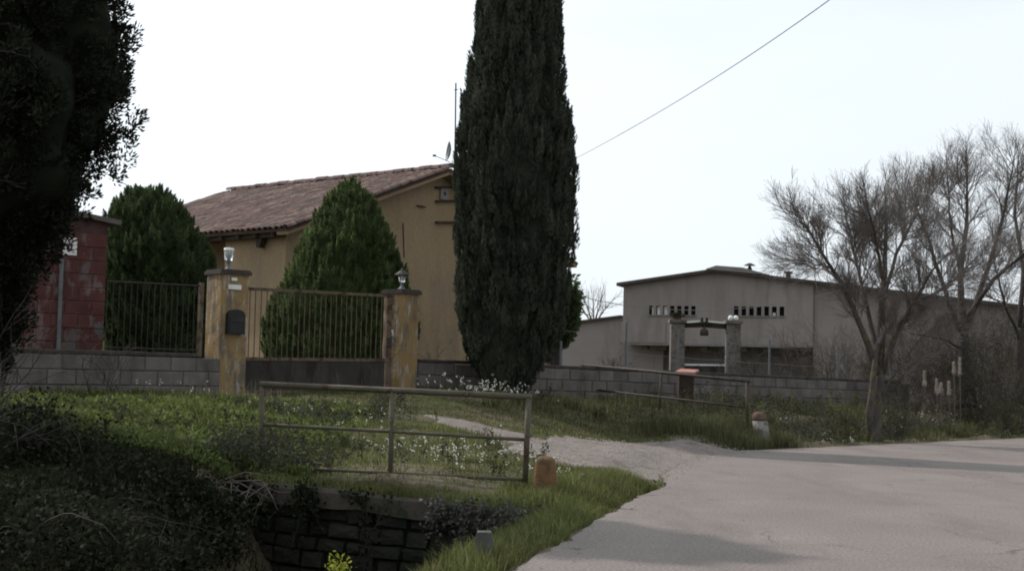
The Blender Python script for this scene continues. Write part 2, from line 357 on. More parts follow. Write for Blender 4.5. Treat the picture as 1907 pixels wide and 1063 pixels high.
def leaves(name, P, D, L, Wd, mat, off=(0, 0, 0), fold=0.0, rnd=None):
    """one kite-shaped leaf per point"""
    n = len(P); D = unit(D); S = unit(np.cross(D, RNG.normal(size=(n, 3))))
    L = np.broadcast_to(L, n)[:, None]; Wd = np.broadcast_to(Wd, n)[:, None]
    N = np.cross(D, S)
    v = np.empty((n, 4, 3))
    v[:, 0] = P; v[:, 1] = P + D * L * .45 + S * Wd * .5 + N * L * fold; v[:, 2] = P + D * L; v[:, 3] = P + D * L * .45 - S * Wd * .5 + N * L * fold
    q = np.arange(n * 4).reshape(n, 4)
    return raw_mesh(name, v.reshape(-1, 3), quads=q, rnd=RNG.random(n) if rnd is None else np.clip(rnd, 0, 1), mat=mat, off=off)
def blades(name, P, H, Wd, lean, mat, off=(0, 0, 0)):
    n = len(P); a = RNG.random(n) * 2 * math.pi
    S = np.stack([np.cos(a), np.sin(a), np.zeros(n)], 1); b = RNG.random(n) * 2 * math.pi
    B = np.stack([np.cos(b), np.sin(b), np.zeros(n)], 1) * (np.abs(RNG.normal(size=n)) * lean)[:, None]
    H = np.broadcast_to(H, n)[:, None]; Wd = np.broadcast_to(Wd, n)[:, None]
    up = V(0, 0, 1)
    v = np.empty((n, 5, 3))
    v[:, 0] = P - S * Wd / 2; v[:, 1] = P + S * Wd / 2
    mid = P + up * H * .6 + B * H * .3
    v[:, 2] = mid + S * Wd * .4; v[:, 3] = mid - S * Wd * .4
    v[:, 4] = P + up * H * .95 + B * H * 1.0
    o = np.arange(n)[:, None] * 5
    q = o + np.array([[0, 1, 2, 3]]); t = o + np.array([[3, 2, 4]])
    r = RNG.random(n)
    return raw_mesh(name, v.reshape(-1, 3), quads=q, tris=t, rnd=np.concatenate([r, r]), mat=mat, off=off)

# smooth 3-D value noise for lumps
_seed_tab = RNG.random((64, 64, 64))
def vnoise(p):
    p = np.asarray(p, float); i = np.floor(p).astype(int); f = p - i; f = f * f * (3 - 2 * f); out = 0
    for dx in (0, 1):
        for dy in (0, 1):
            for dz in (0, 1):
                w = (f[:, 0] if dx else 1 - f[:, 0]) * (f[:, 1] if dy else 1 - f[:, 1]) * (f[:, 2] if dz else 1 - f[:, 2])
                out = out + w * _seed_tab[(i[:, 0] + dx) % 64, (i[:, 1] + dy) % 64, (i[:, 2] + dz) % 64]
    return out * 2 - 1

# ------------------------------------------------------------------ terrain
ROAD = np.array([(-2.2, 0), (-1.5, 4), (-.75, 7), (-.12, 9.2), (.42, 11.4), (1.0, 13.9), (1.55, 16.3), (1.86, 17.2), (2.02, 17.9), (2.15, 19.5),
                 (2.7, 22), (3.5, 24.6), (4.5, 26.6), (5.4, 27.6), (6.3, 28.4), (9.5, 31.9), (13.1, 35.7), (20, 42.5), (45, 66),
                 (52, 58), (28, 36), (17, 24), (11, 12), (8, 0), (7, -30), (-8, -30)], float)
def sdist(px, py, poly):
    px = np.asarray(px, float); py = np.asarray(py, float)
    d = np.full(px.shape, 1e9); ins = np.zeros(px.shape, bool); n = len(poly)
    for i in range(n):
        ax, ay = poly[i]; bx, by = poly[(i + 1) % n]
        ex, ey = bx - ax, by - ay
        t = np.clip(((px - ax) * ex + (py - ay) * ey) / (ex * ex + ey * ey), 0, 1)
        d = np.minimum(d, np.hypot(px - ax - t * ex, py - ay - t * ey))
        cond = ((ay > py) != (by > py))
        with np.errstate(divide='ignore', invalid='ignore'):
            xx = (bx - ax) * (py - ay) / ((by - ay) if by != ay else 1e-9) + ax
        ins ^= cond & (px < xx)
    return np.where(ins, -d, d)
CP = np.array([
    (0.1, 8, 0), (1, 14, 0), (2.1, 18, 0), (4, 12, 0), (5, 20, 0), (8, 22, 0), (6.25, 28.3, 0), (9.6, 32, 0), (13, 35.7, 0), (10, 27, 0), (15, 28, 0), (20, 40, 0), (9, 8, 0), (0, 0, 0), (5, 3, 0), (-3, 1, .05),
    (0.43, 19.6, .18), (1.46, 25.5, .24), (3.0, 26.2, .14), (.27, 21.8, .3), (.35, 14.9, .12), (.2, 15.2, .17), (-2.85, 15.9, .2), (-1.3, 15.6, .19),
    (-4.8, 19, .52), (-3.8, 22, .68), (-5.2, 24.2, .82), (-7.7, 21.6, .78), (-9.5, 20, .75), (-2.2, 27.2, .92), (-4.2, 25.4, .85), (-1.46, 23.4, .55), (0, 28.0, .88), (-6.2, 19.5, .58), (-6, 22, .72),
    (2, 31.2, .68), (1.58, 30.5, .6), (4.5, 27.5, .27), (5.0, 28.2, .30), (5, 32, .5), (3, 29, .4), (10, 38, .5), (16, 45, .5), (11.0, 36.5, .25), (-4, 13, .25), (-5, 16, .55), (-6.5, 13, .4), (-2.9, 10, -.05), (-4, 8, 0), (-8, 17, .8),
    (-8, 30, 1.02), (-3, 32, 1.02), (2, 38, .95), (-12, 26, 1.0), (-5.5, 34, 1.05), (3, 42, .95), (-8, 40, 1.05), (10, 50, .8), (10, 62, .6), (20, 62, .6), (5, 62, .7), (-10, 60, 1.0), (30, 60, .3),
    (-20, 20, .9), (-20, 0, .3), (30, 10, .1), (30, 30, .05)], float)
def _tps(r): return np.where(r > 1e-9, r * r * np.log(r + 1e-12), 0)
def _fit():
    n = len(CP); r = np.hypot(CP[:, None, 0] - CP[None, :, 0], CP[:, None, 1] - CP[None, :, 1])
    K = _tps(r) + np.eye(n) * .6; P = np.column_stack([np.ones(n), CP[:, :2]])
    A = np.zeros((n + 3, n + 3)); A[:n, :n] = K; A[:n, n:] = P; A[n:, :n] = P.T
    return np.linalg.solve(A, np.concatenate([CP[:, 2], np.zeros(3)]))
_W = _fit()
def smooth(x, a, b):
    t = np.clip((x - a) / (b - a), 0, 1); return t * t * (3 - 2 * t)
SA, SB = V(-2.75, 15.45), V(.28, 14.12)                 # front line of the culvert slab
SN = nrm(V(SB[1] - SA[1], -(SB[0] - SA[0])))            # towards the camera
if SN[1] > 0: SN = -SN
def terrain(X, Y):
    X = np.asarray(X, float); Y = np.asarray(Y, float); sh = X.shape
    x, y = X.ravel(), Y.ravel(); z = np.empty(len(x))
    for i in range(0, len(x), 20000):
        r = np.hypot(x[i:i + 20000, None] - CP[None, :, 0], y[i:i + 20000, None] - CP[None, :, 1])
        z[i:i + 20000] = _tps(r) @ _W[:len(CP)] + _W[len(CP)] + _W[len(CP) + 1] * x[i:i + 20000] + _W[len(CP) + 2] * y[i:i + 20000]
    far = smooth(np.hypot(x, y - 25), 32, 60)
    z = np.clip(z, -.2, 1.3) * (1 - far) + .6 * far
    z += .05 * vnoise(np.stack([x * .9, y * .9, x * 0], 1)) + .025 * vnoise(np.stack([x * 3, y * 3, x * 0 + 7], 1))
    # near ditch
    xc = -.72 + (y - 14) * .27
    front = (x - SA[0]) * SN[0] + (y - SA[1]) * SN[1]
    o_ = x - xc; prof = np.where(o_ < 0, 1 - smooth(-o_, 1.6, 3.0), 1 - smooth(o_, .45, 1.45))
    z = z - prof * 1.35 * (front > -.12) * (y < 16.2)
    # far ditch beside the road
    ex, ey = .68, .73
    t = (x - 6.25) * ex + (y - 28.3) * ey; dn = -(x - 6.25) * ey + (y - 28.3) * ex
    z = z - (1 - smooth(np.abs(dn - 1.9), .4, 1.3)) * .75 * smooth(t, -.6, .8) * (1 - smooth(t, 22, 30))
    sd = sdist(x, y, ROAD)
    k = smooth(sd, 0.0, .9)
    z = np.where(sd < 0, -.05, z * k + (-.03) * (1 - k))
    return z.reshape(sh)
def tz(x, y): return float(terrain(np.array([x]), np.array([y]))[0])
def ground(px, py):
    d = ray(px, py); t0 = 6.0
    ts = np.linspace(6, 90, 900); p = EYE[None] + d[None] * ts[:, None]
    below = p[:, 2] < terrain(p[:, 0], p[:, 1])
    i = int(np.argmax(below)) if below.any() else len(ts) - 1
    return p[i]

def axis(lo, hi, step, far, k=1.35):
    mid = list(np.arange(lo, hi + 1e-6, step)); a = []; s = step * 2; x = hi
    while x < far: x += s; s *= k; a.append(x)
    b = []; s = step * 2; x = lo
    while x > -far: x -= s; s *= k; b.append(x)
    return np.array(b[::-1] + mid + a)
gx, gy = axis(-11, 16, .16, 900), axis(4, 46, .16, 900)
GX, GY = np.meshgrid(gx, gy)
GZ = terrain(GX, GY)
nx, ny = len(gx), len(gy)
ii = np.arange(nx * ny).reshape(ny, nx)
quads = np.stack([ii[:-1, :-1], ii[:-1, 1:], ii[1:, 1:], ii[1:, :-1]], -1).reshape(-1, 4)
tag(link('ground', raw_mesh('ground', np.stack([GX, GY, GZ], -1).reshape(-1, 3), quads=quads, mat='soil', smooth=True)), kind='structure')

# road: outline resampled with a ragged edge
def resample(poly, step, jit):
    out = []; n = len(poly)
    for i in range(n):
        a, b = poly[i], poly[(i + 1) % n]; k = max(1, int(np.linalg.norm(b - a) / step)) if np.linalg.norm(a) < 60 else 1
        for j in range(k):
            p = a + (b - a) * j / k; e = nrm(b - a)
            out.append(p + V(-e[1], e[0]) * RNG.normal() * jit)
    return np.array(out)
rp_ = resample(ROAD, .18, .022)
mb = MB(); mb.add([(p[0], p[1], 0.0) for p in rp_], [tuple(range(len(rp_)))])
single('road', mb, 'asphalt', kind='structure')

def patch(name, poly, mat, dz, step=.08, jit=.18):
    x0, y0 = poly.min(0) - .3; x1, y1 = poly.max(0) + .3
    ax, ay = np.arange(x0, x1, step), np.arange(y0, y1, step); X, Y = np.meshgrid(ax, ay)
    s = sdist(X, Y, poly) + jit * vnoise(np.stack([X.ravel() * 2.5, Y.ravel() * 2.5, X.ravel() * 0 + 3], 1)).reshape(X.shape)
    Z = terrain(X, Y) + dz - .05 * smooth(s, -.12, .05)
    i_ = np.arange(X.size).reshape(X.shape)
    q = np.stack([i_[:-1, :-1], i_[:-1, 1:], i_[1:, 1:], i_[1:, :-1]], -1).reshape(-1, 4)
    keep = (s.ravel()[q] < .05).all(1)
    return raw_mesh(name, np.stack([X, Y, Z], -1).reshape(-1, 3), quads=q[keep], mat=mat, smooth=True)
DRIVE = np.array([(1.80, 17.5), (1.35, 18.3), (.7, 19.2), (.1, 19.9), (-.1, 21.2), (.35, 22.6), (1.2, 24.4), (1.9, 25.4), (2.9, 25.8), (3.7, 26.2), (4.55, 26.75), (4.4, 26.0), (3.4, 23.8), (2.6, 21), (2.2, 18.9)], float)
TRACK = np.array([ground(*p)[:2] for p in [(788, 774), (835, 779), (905, 795), (965, 807), (1010, 818), (995, 834), (925, 817), (855, 799), (815, 785)]])
tag(link('driveway', patch('driveway', DRIVE, 'gravel', .035)), kind='structure')
tag(link('worn_track', patch('worn_track', TRACK, 'gravel', .03, .06, .12)), kind='structure')
# loose gravel on the driveway
n = 5200
gpx = np.column_stack([RNG.uniform(-.4, 4.8, n), RNG.uniform(17, 27.2, n)])
s = sdist(gpx[:, 0], gpx[:, 1], DRIVE); gpx = gpx[s < .12]
gz = np.maximum(terrain(gpx[:, 0], gpx[:, 1]) + .035, 0); rr = RNG.uniform(.008, .03, len(gpx))
oct_ = np.array([(1, 0, 0), (0, 1, 0), (-1, 0, 0), (0, -1, 0), (0, 0, .7)])
pv = np.column_stack([gpx, gz])[:, None, :] + oct_[None] * rr[:, None, None] * RNG.uniform(.6, 1.3, (len(gpx), 5, 1))
tr = (np.arange(len(gpx))[:, None, None] * 5 + np.array([[0, 1, 4], [1, 2, 4], [2, 3, 4], [3, 0, 4]])[None]).reshape(-1, 3)
tag(link('loose_gravel', raw_mesh('loose_gravel', pv.reshape(-1, 3), tris=tr, mat='pebble')), 'loose pale gravel scattered over the driveway mouth', 'gravel', kind='stuff')

n = 5000
rx, ry = RNG.uniform(-.5, 9, n), RNG.uniform(9.3, 31, n); sdr = sdist(rx, ry, ROAD); kk = (sdr < -.01) & (RNG.random(n) < np.where(sdr > -.35, .7, .03)) & (rx / ry < .4); rx, ry = rx[kk], ry[kk]
rr = RNG.uniform(.004, .016, len(rx)); pv = np.stack([rx, ry, rx * 0 + .001], 1)[:, None, :] + oct_[None] * rr[:, None, None] * RNG.uniform(.6, 1.3, (len(rx), 5, 1))
tr = (np.arange(len(rx))[:, None, None] * 5 + np.array([[0, 1, 4], [1, 2, 4], [2, 3, 4], [3, 0, 4]])[None]).reshape(-1, 3)
tag(link('road_grit', raw_mesh('road_grit', pv.reshape(-1, 3), tris=tr, mat='gravel')), 'fine grit gathered along the road edge', 'grit', kind='stuff')
# ------------------------------------------------------------------ block wall, pillars, gate
d45 = V(.707, .707, 0); n45 = V(.707, -.707, 0)          # along the wall (away to the right) / towards the camera side
PL = at(418, 700, 24.9); PL[2] = 0                       # near corner of left pillar
def wall_pt(px, y=700):                                   # plan point on the wall line seen at photo column px
    p = onplane(px, y, PL, n45); return p
def block_mesh(name, mat, l, h, t):
    mb = MB(); b = .012
    vs_ = [(-l/2, -t/2 + b, -h/2), (l/2, -t/2 + b, -h/2), (l/2, -t/2 + b, h/2), (-l/2, -t/2 + b, h/2),
           (-l/2 + b, -t/2, -h/2 + b), (l/2 - b, -t/2, -h/2 + b), (l/2 - b, -t/2, h/2 - b), (-l/2 + b, -t/2, h/2 - b),
           (-l/2, t/2, -h/2), (l/2, t/2, -h/2), (l/2, t/2, h/2), (-l/2, t/2, h/2)]
    fs = [(4, 5, 6, 7), (0, 1, 5, 4), (1, 2, 6, 5), (2, 3, 7, 6), (3, 0, 4, 7), (0, 8, 9, 1), (1, 9, 10, 2), (2, 10, 11, 3), (3, 11, 8, 0), (8, 11, 10, 9)]
    return mb.add(vs_, fs).mesh(name, mat)
BL, BH, BT = .5, .25, .16
blk = block_mesh('block', 'block', BL - .018, BH - .018, BT)
hblk = block_mesh('half_block', 'block', BL / 2 - .018, BH - .018, BT)
copm = block_mesh('coping_stone', 'coping', .99, .07, .26)
def block_wall(label, p0, p1, z_top, nrow, slope=0.0):
    """blocks along p0 -> p1, top of wall falling by slope per metre"""
    L = np.linalg.norm((p1 - p0)[:2]); d = nrm(V(p1[0] - p0[0], p1[1] - p0[1], 0)); nn = V(d[1], -d[0], 0)
    t = Thing('block_wall', label, 'wall', V(p0[0], p0[1], z_top - nrow * BH))
    ang = math.atan2(d[1], d[0]); ncol = int(L / BL)
    core = MB(); a = V(p0[0], p0[1], 0); e = a + d * ncol * BL
    a_, e_ = a, e; a, e = a + nn * .082, e + nn * .082
    core.prism([a + V(0, 0, z_top - nrow * BH - .3), e + V(0, 0, z_top - slope * L - nrow * BH - .3), e + V(0, 0, z_top - slope * L - .01), a + V(0, 0, z_top - .01)], -nn * .16); a, e = a_, e_
    t.part('core', core, 'mortar')
    for r in range(nrow):
        s0 = 0.0; k = 0
        while s0 < ncol * BL - .05:
            w = BL / 2 if (r % 2 and (k == 0)) else BL
            if s0 + w > ncol * BL + .01: w = BL / 2
            s = s0 + w / 2; z = z_top - slope * s - (r + .5) * BH
            p = a + d * s + nn * (.02 + RNG.normal() * .006) + V(0, 0, z)
            t.piece('block', hblk if w < BL else blk, p, (RNG.normal() * .004, math.atan(slope), ang + RNG.normal() * .004)); s0 += w; k += 1
    for k in range(int(ncol * BL)):
        s = k + .5
        t.piece('coping_stone', copm, a + d * s - nn * .03 + V(0, 0, z_top - slope * s + .037 + RNG.normal() * .004), (0, math.atan(slope), ang + RNG.normal() * .006))
    return t
Z_TOP = 1.49
p_left0 = wall_pt(-60)
block_wall('grey concrete block wall left of the gate, below the red shed', p_left0, wall_pt(412), Z_TOP, 3)
pw = wall_pt(772)
block_wall('long grey concrete block wall running right behind the tall cypress', pw, wall_pt(1700), Z_TOP + .03, 3, slope=.012)

def pillar(label, c_px, Y, w, ztop, zbot, ang, name='gate_pillar'):
    c = at(c_px, 700, Y); t = Thing(name, label, 'pillar', V(c[0], c[1], zbot), 'ochre pillars either side of the gate')
    d = V(math.cos(ang), math.sin(ang), 0); n = V(-d[1], d[0], 0)
    cc = V(c[0], c[1], 0)
    mb = MB(); m = 14
    # slightly uneven plastered shaft
    lv = np.linspace(zbot - .3, ztop, m); vs_ = []
    for z in lv:
        for i, j in ((-1, -1), (0, -1.0), (1, -1), (1, 0), (1, 1), (0, 1), (-1, 1), (-1, 0)):
            ch = .97 if abs(i) == abs(j) == 1 else 1.0
            vs_.append(cc + d * i * w / 2 * ch + n * j * w / 2 * ch + V(RNG.normal() * .004, RNG.normal() * .004, z))
    fs = [(k * 8 + j, k * 8 + (j + 1) % 8, (k + 1) * 8 + (j + 1) % 8, (k + 1) * 8 + j) for k in range(m - 1) for j in range(8)] + [tuple((m - 1) * 8 + j for j in range(8))]
    mb.add(vs_, fs); t.part('shaft', mb, 'ochre')
    cap = MB(); cap.obb(cc + V(0, 0, ztop + .03), d * (w / 2 + .035), n * (w / 2 + .035), V(0, 0, .03))
    cap.obb(cc + V(0, 0, ztop + .075), d * (w / 2 + .015), n * (w / 2 + .015), V(0, 0, .015)); t.part('cap', cap, 'coping')
    return t, cc, d, n
zL = at(418, 512, 25.2)[2]; zR = at(745, 548, 27.6)[2]
tL, cL, dL, nL = pillar('ochre plaster gate pillar carrying the black mailbox', 418, 25.25, .56, zL, .95, rad(40))
tR, cR_, dR, nR = pillar('ochre plaster gate pillar beside the tall cypress, at the right end of the gate', 743.5, 27.6, .50, zR, .98, rad(50))
# wall electrics on right pillar
fr = cR_ - dR * .252; q = at(727, 620, 27.5)
t = Thing('doorbell_box', 'small white doorbell box on the right gate pillar', 'doorbell', fr + V(0, 0, q[2]))
t.part('plate', MB().obb(fr + V(0, 0, q[2]), dR * .008, nR * .045, V(0, 0, .06)), 'white')
t.part('button', MB().obb(fr - dR * .012 + V(0, 0, q[2] - .01), dR * .006, nR * .022, V(0, 0, .025)), 'blackbox')
# mailbox and plates on the front (right-hand) face of the left pillar
fL = cL - nL * .28
def pl_face(px, py): return onplane(px, py, fL, -nL)
mc = pl_face(435.5, 599); t = Thing('mailbox', 'black arched mailbox on the front of the left gate pillar', 'mailbox', mc)
arch = [(-.17, -.22), (.17, -.22), (.17, .12)] + [(.17 * math.cos(a), .12 + .10 * math.sin(a)) for a in np.linspace(.3, math.pi - .3, 7)] + [(-.17, .12)]
t.part('case', MB().prism([mc + dL * a + V(0, 0, b) for a, b in arch], -nL * .11), 'blackbox')
t.part('flap', MB().obb(mc - nL * .115 + V(0, 0, .03), dL * .13, nL * .006, V(0, 0, .035)), 'iron')
t.part('door', MB().obb(mc - nL * .115 + V(0, 0, -.115), dL * .145, nL * .005, V(0, 0, .085)), 'blackbox')
for (px, py, hw, hh, lab) in ((436, 520, .055, .028, 'small white number plate near the top of the left gate pillar'), (437, 534.5, .13, .042, 'wide white name plate on the left gate pillar above the mailbox')):
    c = pl_face(px, py)
    single('name_plate', MB().obb(c - nL * .008, dL * hw, nL * .008, V(0, 0, hh)), 'white', lab, 'plate')
# conduit on left face of pillar
lf = cL - dL * .28
# lamps
def lamp_jar():
    b = V(cL[0], cL[1], zL + .09); t = Thing('pillar_lamp', 'clear glass jar lamp with white top on the left gate pillar', 'lamp', b)
    s = 1.0
    t.part('foot', MB().lathe([(.075, 0), (.075, .02), (.04, .04), (.03, .10), (.035, .14), (.055, .16)], b, 14), 'grey', smooth=True)
    t.part('globe', MB().lathe([(.05, .16), (.078, .18), (.084, .27), (.086, .34)], b, 16), 'glass', smooth=True)
    t.part('bulb', MB().lathe([(.02, .16), (.02, .2), (.028, .25), (.02, .29), (.002, .32)], b, 10), 'iron', smooth=True)
    t.part('cap', MB().lathe([(.09, .34), (.094, .36), (.092, .40), (.03, .41)], b, 16), 'white', smooth=True)
lamp_jar()
def lamp_lantern():
    b = V(cR_[0], cR_[1], zR + .09); t = Thing('pillar_lamp', 'dark lantern with conical hat on the right gate pillar', 'lamp', b)
    t.part('foot', MB().lathe([(.085, 0), (.085, .02), (.045, .04), (.03, .08), (.03, .13), (.05, .15)], b, 14), 'grey', smooth=True)
    t.part('globe', MB().lathe([(.05, .15), (.065, .19), (.085, .29)], b, 6), 'glass')
    for k in range(6):
        a = k * math.pi / 3; e = V(math.cos(a), math.sin(a), 0)
        t.part('frame_rib', MB().tube([b + e * .052 + V(0, 0, .15), b + e * .089 + V(0, 0, .295)], .006, 4), 'iron')
    t.part('hat', MB().lathe([(.15, .29), (.145, .305), (.075, .36), (.03, .39), (.03, .41), (.012, .425), (.012, .45)], b, 12), 'iron', smooth=False)
lamp_lantern()
# gate
def gate():
    g0 = onplane(456, 600, cL + dL * .25, n45)
    a = V(*(cL + dL * .30)[:2], 0); b = V(*(cR_ - dR * .27)[:2], 0)
    d = nrm(b - a); L = np.linalg.norm(b - a); n = V(d[1], -d[0], 0)
    zt0, zt1 = onplane(456, 537, a, n)[2], onplane(711, 550, a, n)[2]
    zm0, zm1 = onplane(456, 668, a, n)[2], onplane(711, 670, a, n)[2]
    zb = .84
    t = Thing('sliding_gate', 'brown metal gate of upright bars over sheet panels', 'gate', V(*((a + b) / 2)[:2], zb))
    P = lambda s, z: a + d * s + V(0, 0, z)
    zt = lambda s: zt0 + (zt1 - zt0) * s / L
    zm = lambda s: zm0 + (zm1 - zm0) * s / L
    def bar(s0, z0, s1, z1, w, dep):
        m = MB(); u = nrm(P(s1, z1) - P(s0, z0)); v = nrm(np.cross(u, n)); c = (P(s0, z0) + P(s1, z1)) / 2
        return m.obb(c, u * np.linalg.norm(P(s1, z1) - P(s0, z0)) / 2, v * w / 2, n * dep / 2)
    t.part('top_rail', bar(0, zt0, L, zt1, .055, .05), 'gatepaint')
    t.part('middle_rail', bar(.05, zm0, L - .05, zm1, .06, .052), 'gatepaint')
    t.part('bottom_rail', bar(.05, zb + .06, L - .05, zb + .06, .06, .05), 'gatepaint')
    t.part('end_post', bar(.025, zb, .025, zt0 - .03, .055, .05), 'gatepaint')
    t.part('end_post', bar(L - .06, zb, L - .06, zt1 - .03, .11, .056), 'gatepaint')
    k = 27
    for i in range(1, k):
        s = .05 + (L - .16) * i / k
        t.part('bar', MB().tube([P(s, zm(s) + .02), P(s + RNG.normal() * .004, zt(s) - .02)], .0095, 6), 'gatepaint')
    for i in range(3):
        s0, s1 = .06 + (L - .18) * i / 3, .06 + (L - .18) * (i + 1) / 3 - .012
        pan = MB().prism([P(s0, zb + .09), P(s1, zb + .09), P(s1, zm(s1) - .03), P(s0, zm(s0) - .03)], n * .012)
        t.part('sheet_panel', pan, 'gatesheet')
    hp = P(L - .06, (zb + zt1) / 2 + .25) + n * .06
    t.part('lock_box', MB().obb(P(L - .06, zm1 + .35) + n * .045, d * .045, n * .018, V(0, 0, .09)), 'iron')
gate()

# bar fence on the wall between shed and left pillar
def bar_fence():
    t0 = wall_pt(200); t1 = wall_pt(374); d = d45; L = np.linalg.norm((t1 - t0)[:2]); a = V(t0[0], t0[1], 0) - n45 * .12
    zb = Z_TOP + .05; zt = at(300, 530, 24)[2]
    t = Thing('bar_fence', 'dark upright bar fence on the wall between red shed and pillar', 'fence', V(a[0], a[1], zb))
    t.part('rail', MB().tube([a + V(0, 0, zt), a + d * L + V(0, 0, zt + .03)], .016, 6), 'iron')
    t.part('rail', MB().tube([a + V(0, 0, zb + .08), a + d * L + V(0, 0, zb + .08)], .013, 6), 'iron')
    k = int(L / .11)
    for i in range(k + 1):
        p = a + d * L * i / k; t.part('bar', MB().tube([p + V(0, 0, zb + .02), p + V(0, 0, zt)], .007, 5), 'iron')
    p = a + d * (L + .02); t.part('post', MB().box(p + V(0, 0, (zb + zt + .1) / 2 - .02), (.07, .07, zt - zb + .12), d), 'gatepaint')
bar_fence()

# ------------------------------------------------------------------ red shed
def shed():
    rb = at(190, 645, 26.0); base = .98
    R = V(rb[0], rb[1], 0); d = nrm(V(.80, .60, 0)); n = V(d[1], -d[0], 0)
    ztop_r = onplane(200, 417, R, n)[2]; zL_ = ztop_r + .38; L = 3.0
    t = Thing('red_shed', 'small shed of red painted blocks with flaking paint', 'shed', V(R[0], R[1], base))
    A = R - d * L; dep = 2.6
    core = MB()
    w = [A + V(0, 0, base - .2), R + V(0, 0, base - .2), R + V(0, 0, ztop_r), A + V(0, 0, zL_)]
    core.prism([q + n * .040 for q in w], -n * dep)
    t.part('core_wall', core, 'redmortar')
    bm_ = block_mesh('brick', 'redbrick', .5 - .007, .25 - .007, .06); hb = block_mesh('half_brick', 'redbrick', .25 - .007, .25 - .007, .06)
    ang = math.atan2(d[1], d[0]); rows = int((ztop_r - base) / .25) + 2
    for r in range(rows):
        s = 0.0; k = 0
        while s < L - .02:
            wd = .25 if (r % 2 and k == 0) else .5
            if s + wd > L: wd = .25
            c = L - s - wd / 2; z = base + .25 * (r + .5)
            top = ztop_r + (zL_ - ztop_r) * (s + 0) / L
            if z + .125 < top:
                t.piece('brick', hb if wd < .5 else bm_, A + d * c + n * (.02 + RNG.normal() * .004) + V(0, 0, z), (0, 0, ang))
            s += wd; k += 1
    sl = nrm(V(*(d * L)[:2], ztop_r - zL_)); m = np.cross(sl, n); m = m if m[2] > 0 else -m
    c = (A + R) / 2 - n * dep / 2 + V(0, 0, (ztop_r + zL_) / 2 + .05) + d * .0
    t.part('roof', MB().obb(c, sl * (L / 2 + .22), n * (dep / 2 + .18), m * .045), 'sheet')
    p = onplane(110, 560, R, n); pt = onplane(112, 480, R, n)
    t.part('downpipe', MB().tube([V(p[0], p[1], base) + n * .09, V(pt[0], pt[1], pt[2]) + n * .09], .04, 8), 'grey')
    sg = onplane(127, 459, R, n) + n * .06
    s = Thing('wall_sign', 'small white square sign with a dark emblem on the red shed', 'sign', sg)
    s.part('board', MB().obb(sg, d * .14, n * .008, V(0, 0, .16)), 'white')
    s.part('emblem', MB().prism([sg + n * .0095 + d * (.06 * math.cos(a)) + V(0, 0, -.02 + .085 * math.sin(a)) for a in np.linspace(0, 2 * math.pi, 9)[:-1]], n * .003), 'redbrick')
    s.part('emblem_mark', MB().prism([sg + n * .014 + d * (.022 * math.cos(a)) + V(0, 0, -.01 + .03 * math.sin(a)) for a in np.linspace(0, 2 * math.pi, 7)[:-1]], n * .002), 'white')
shed()

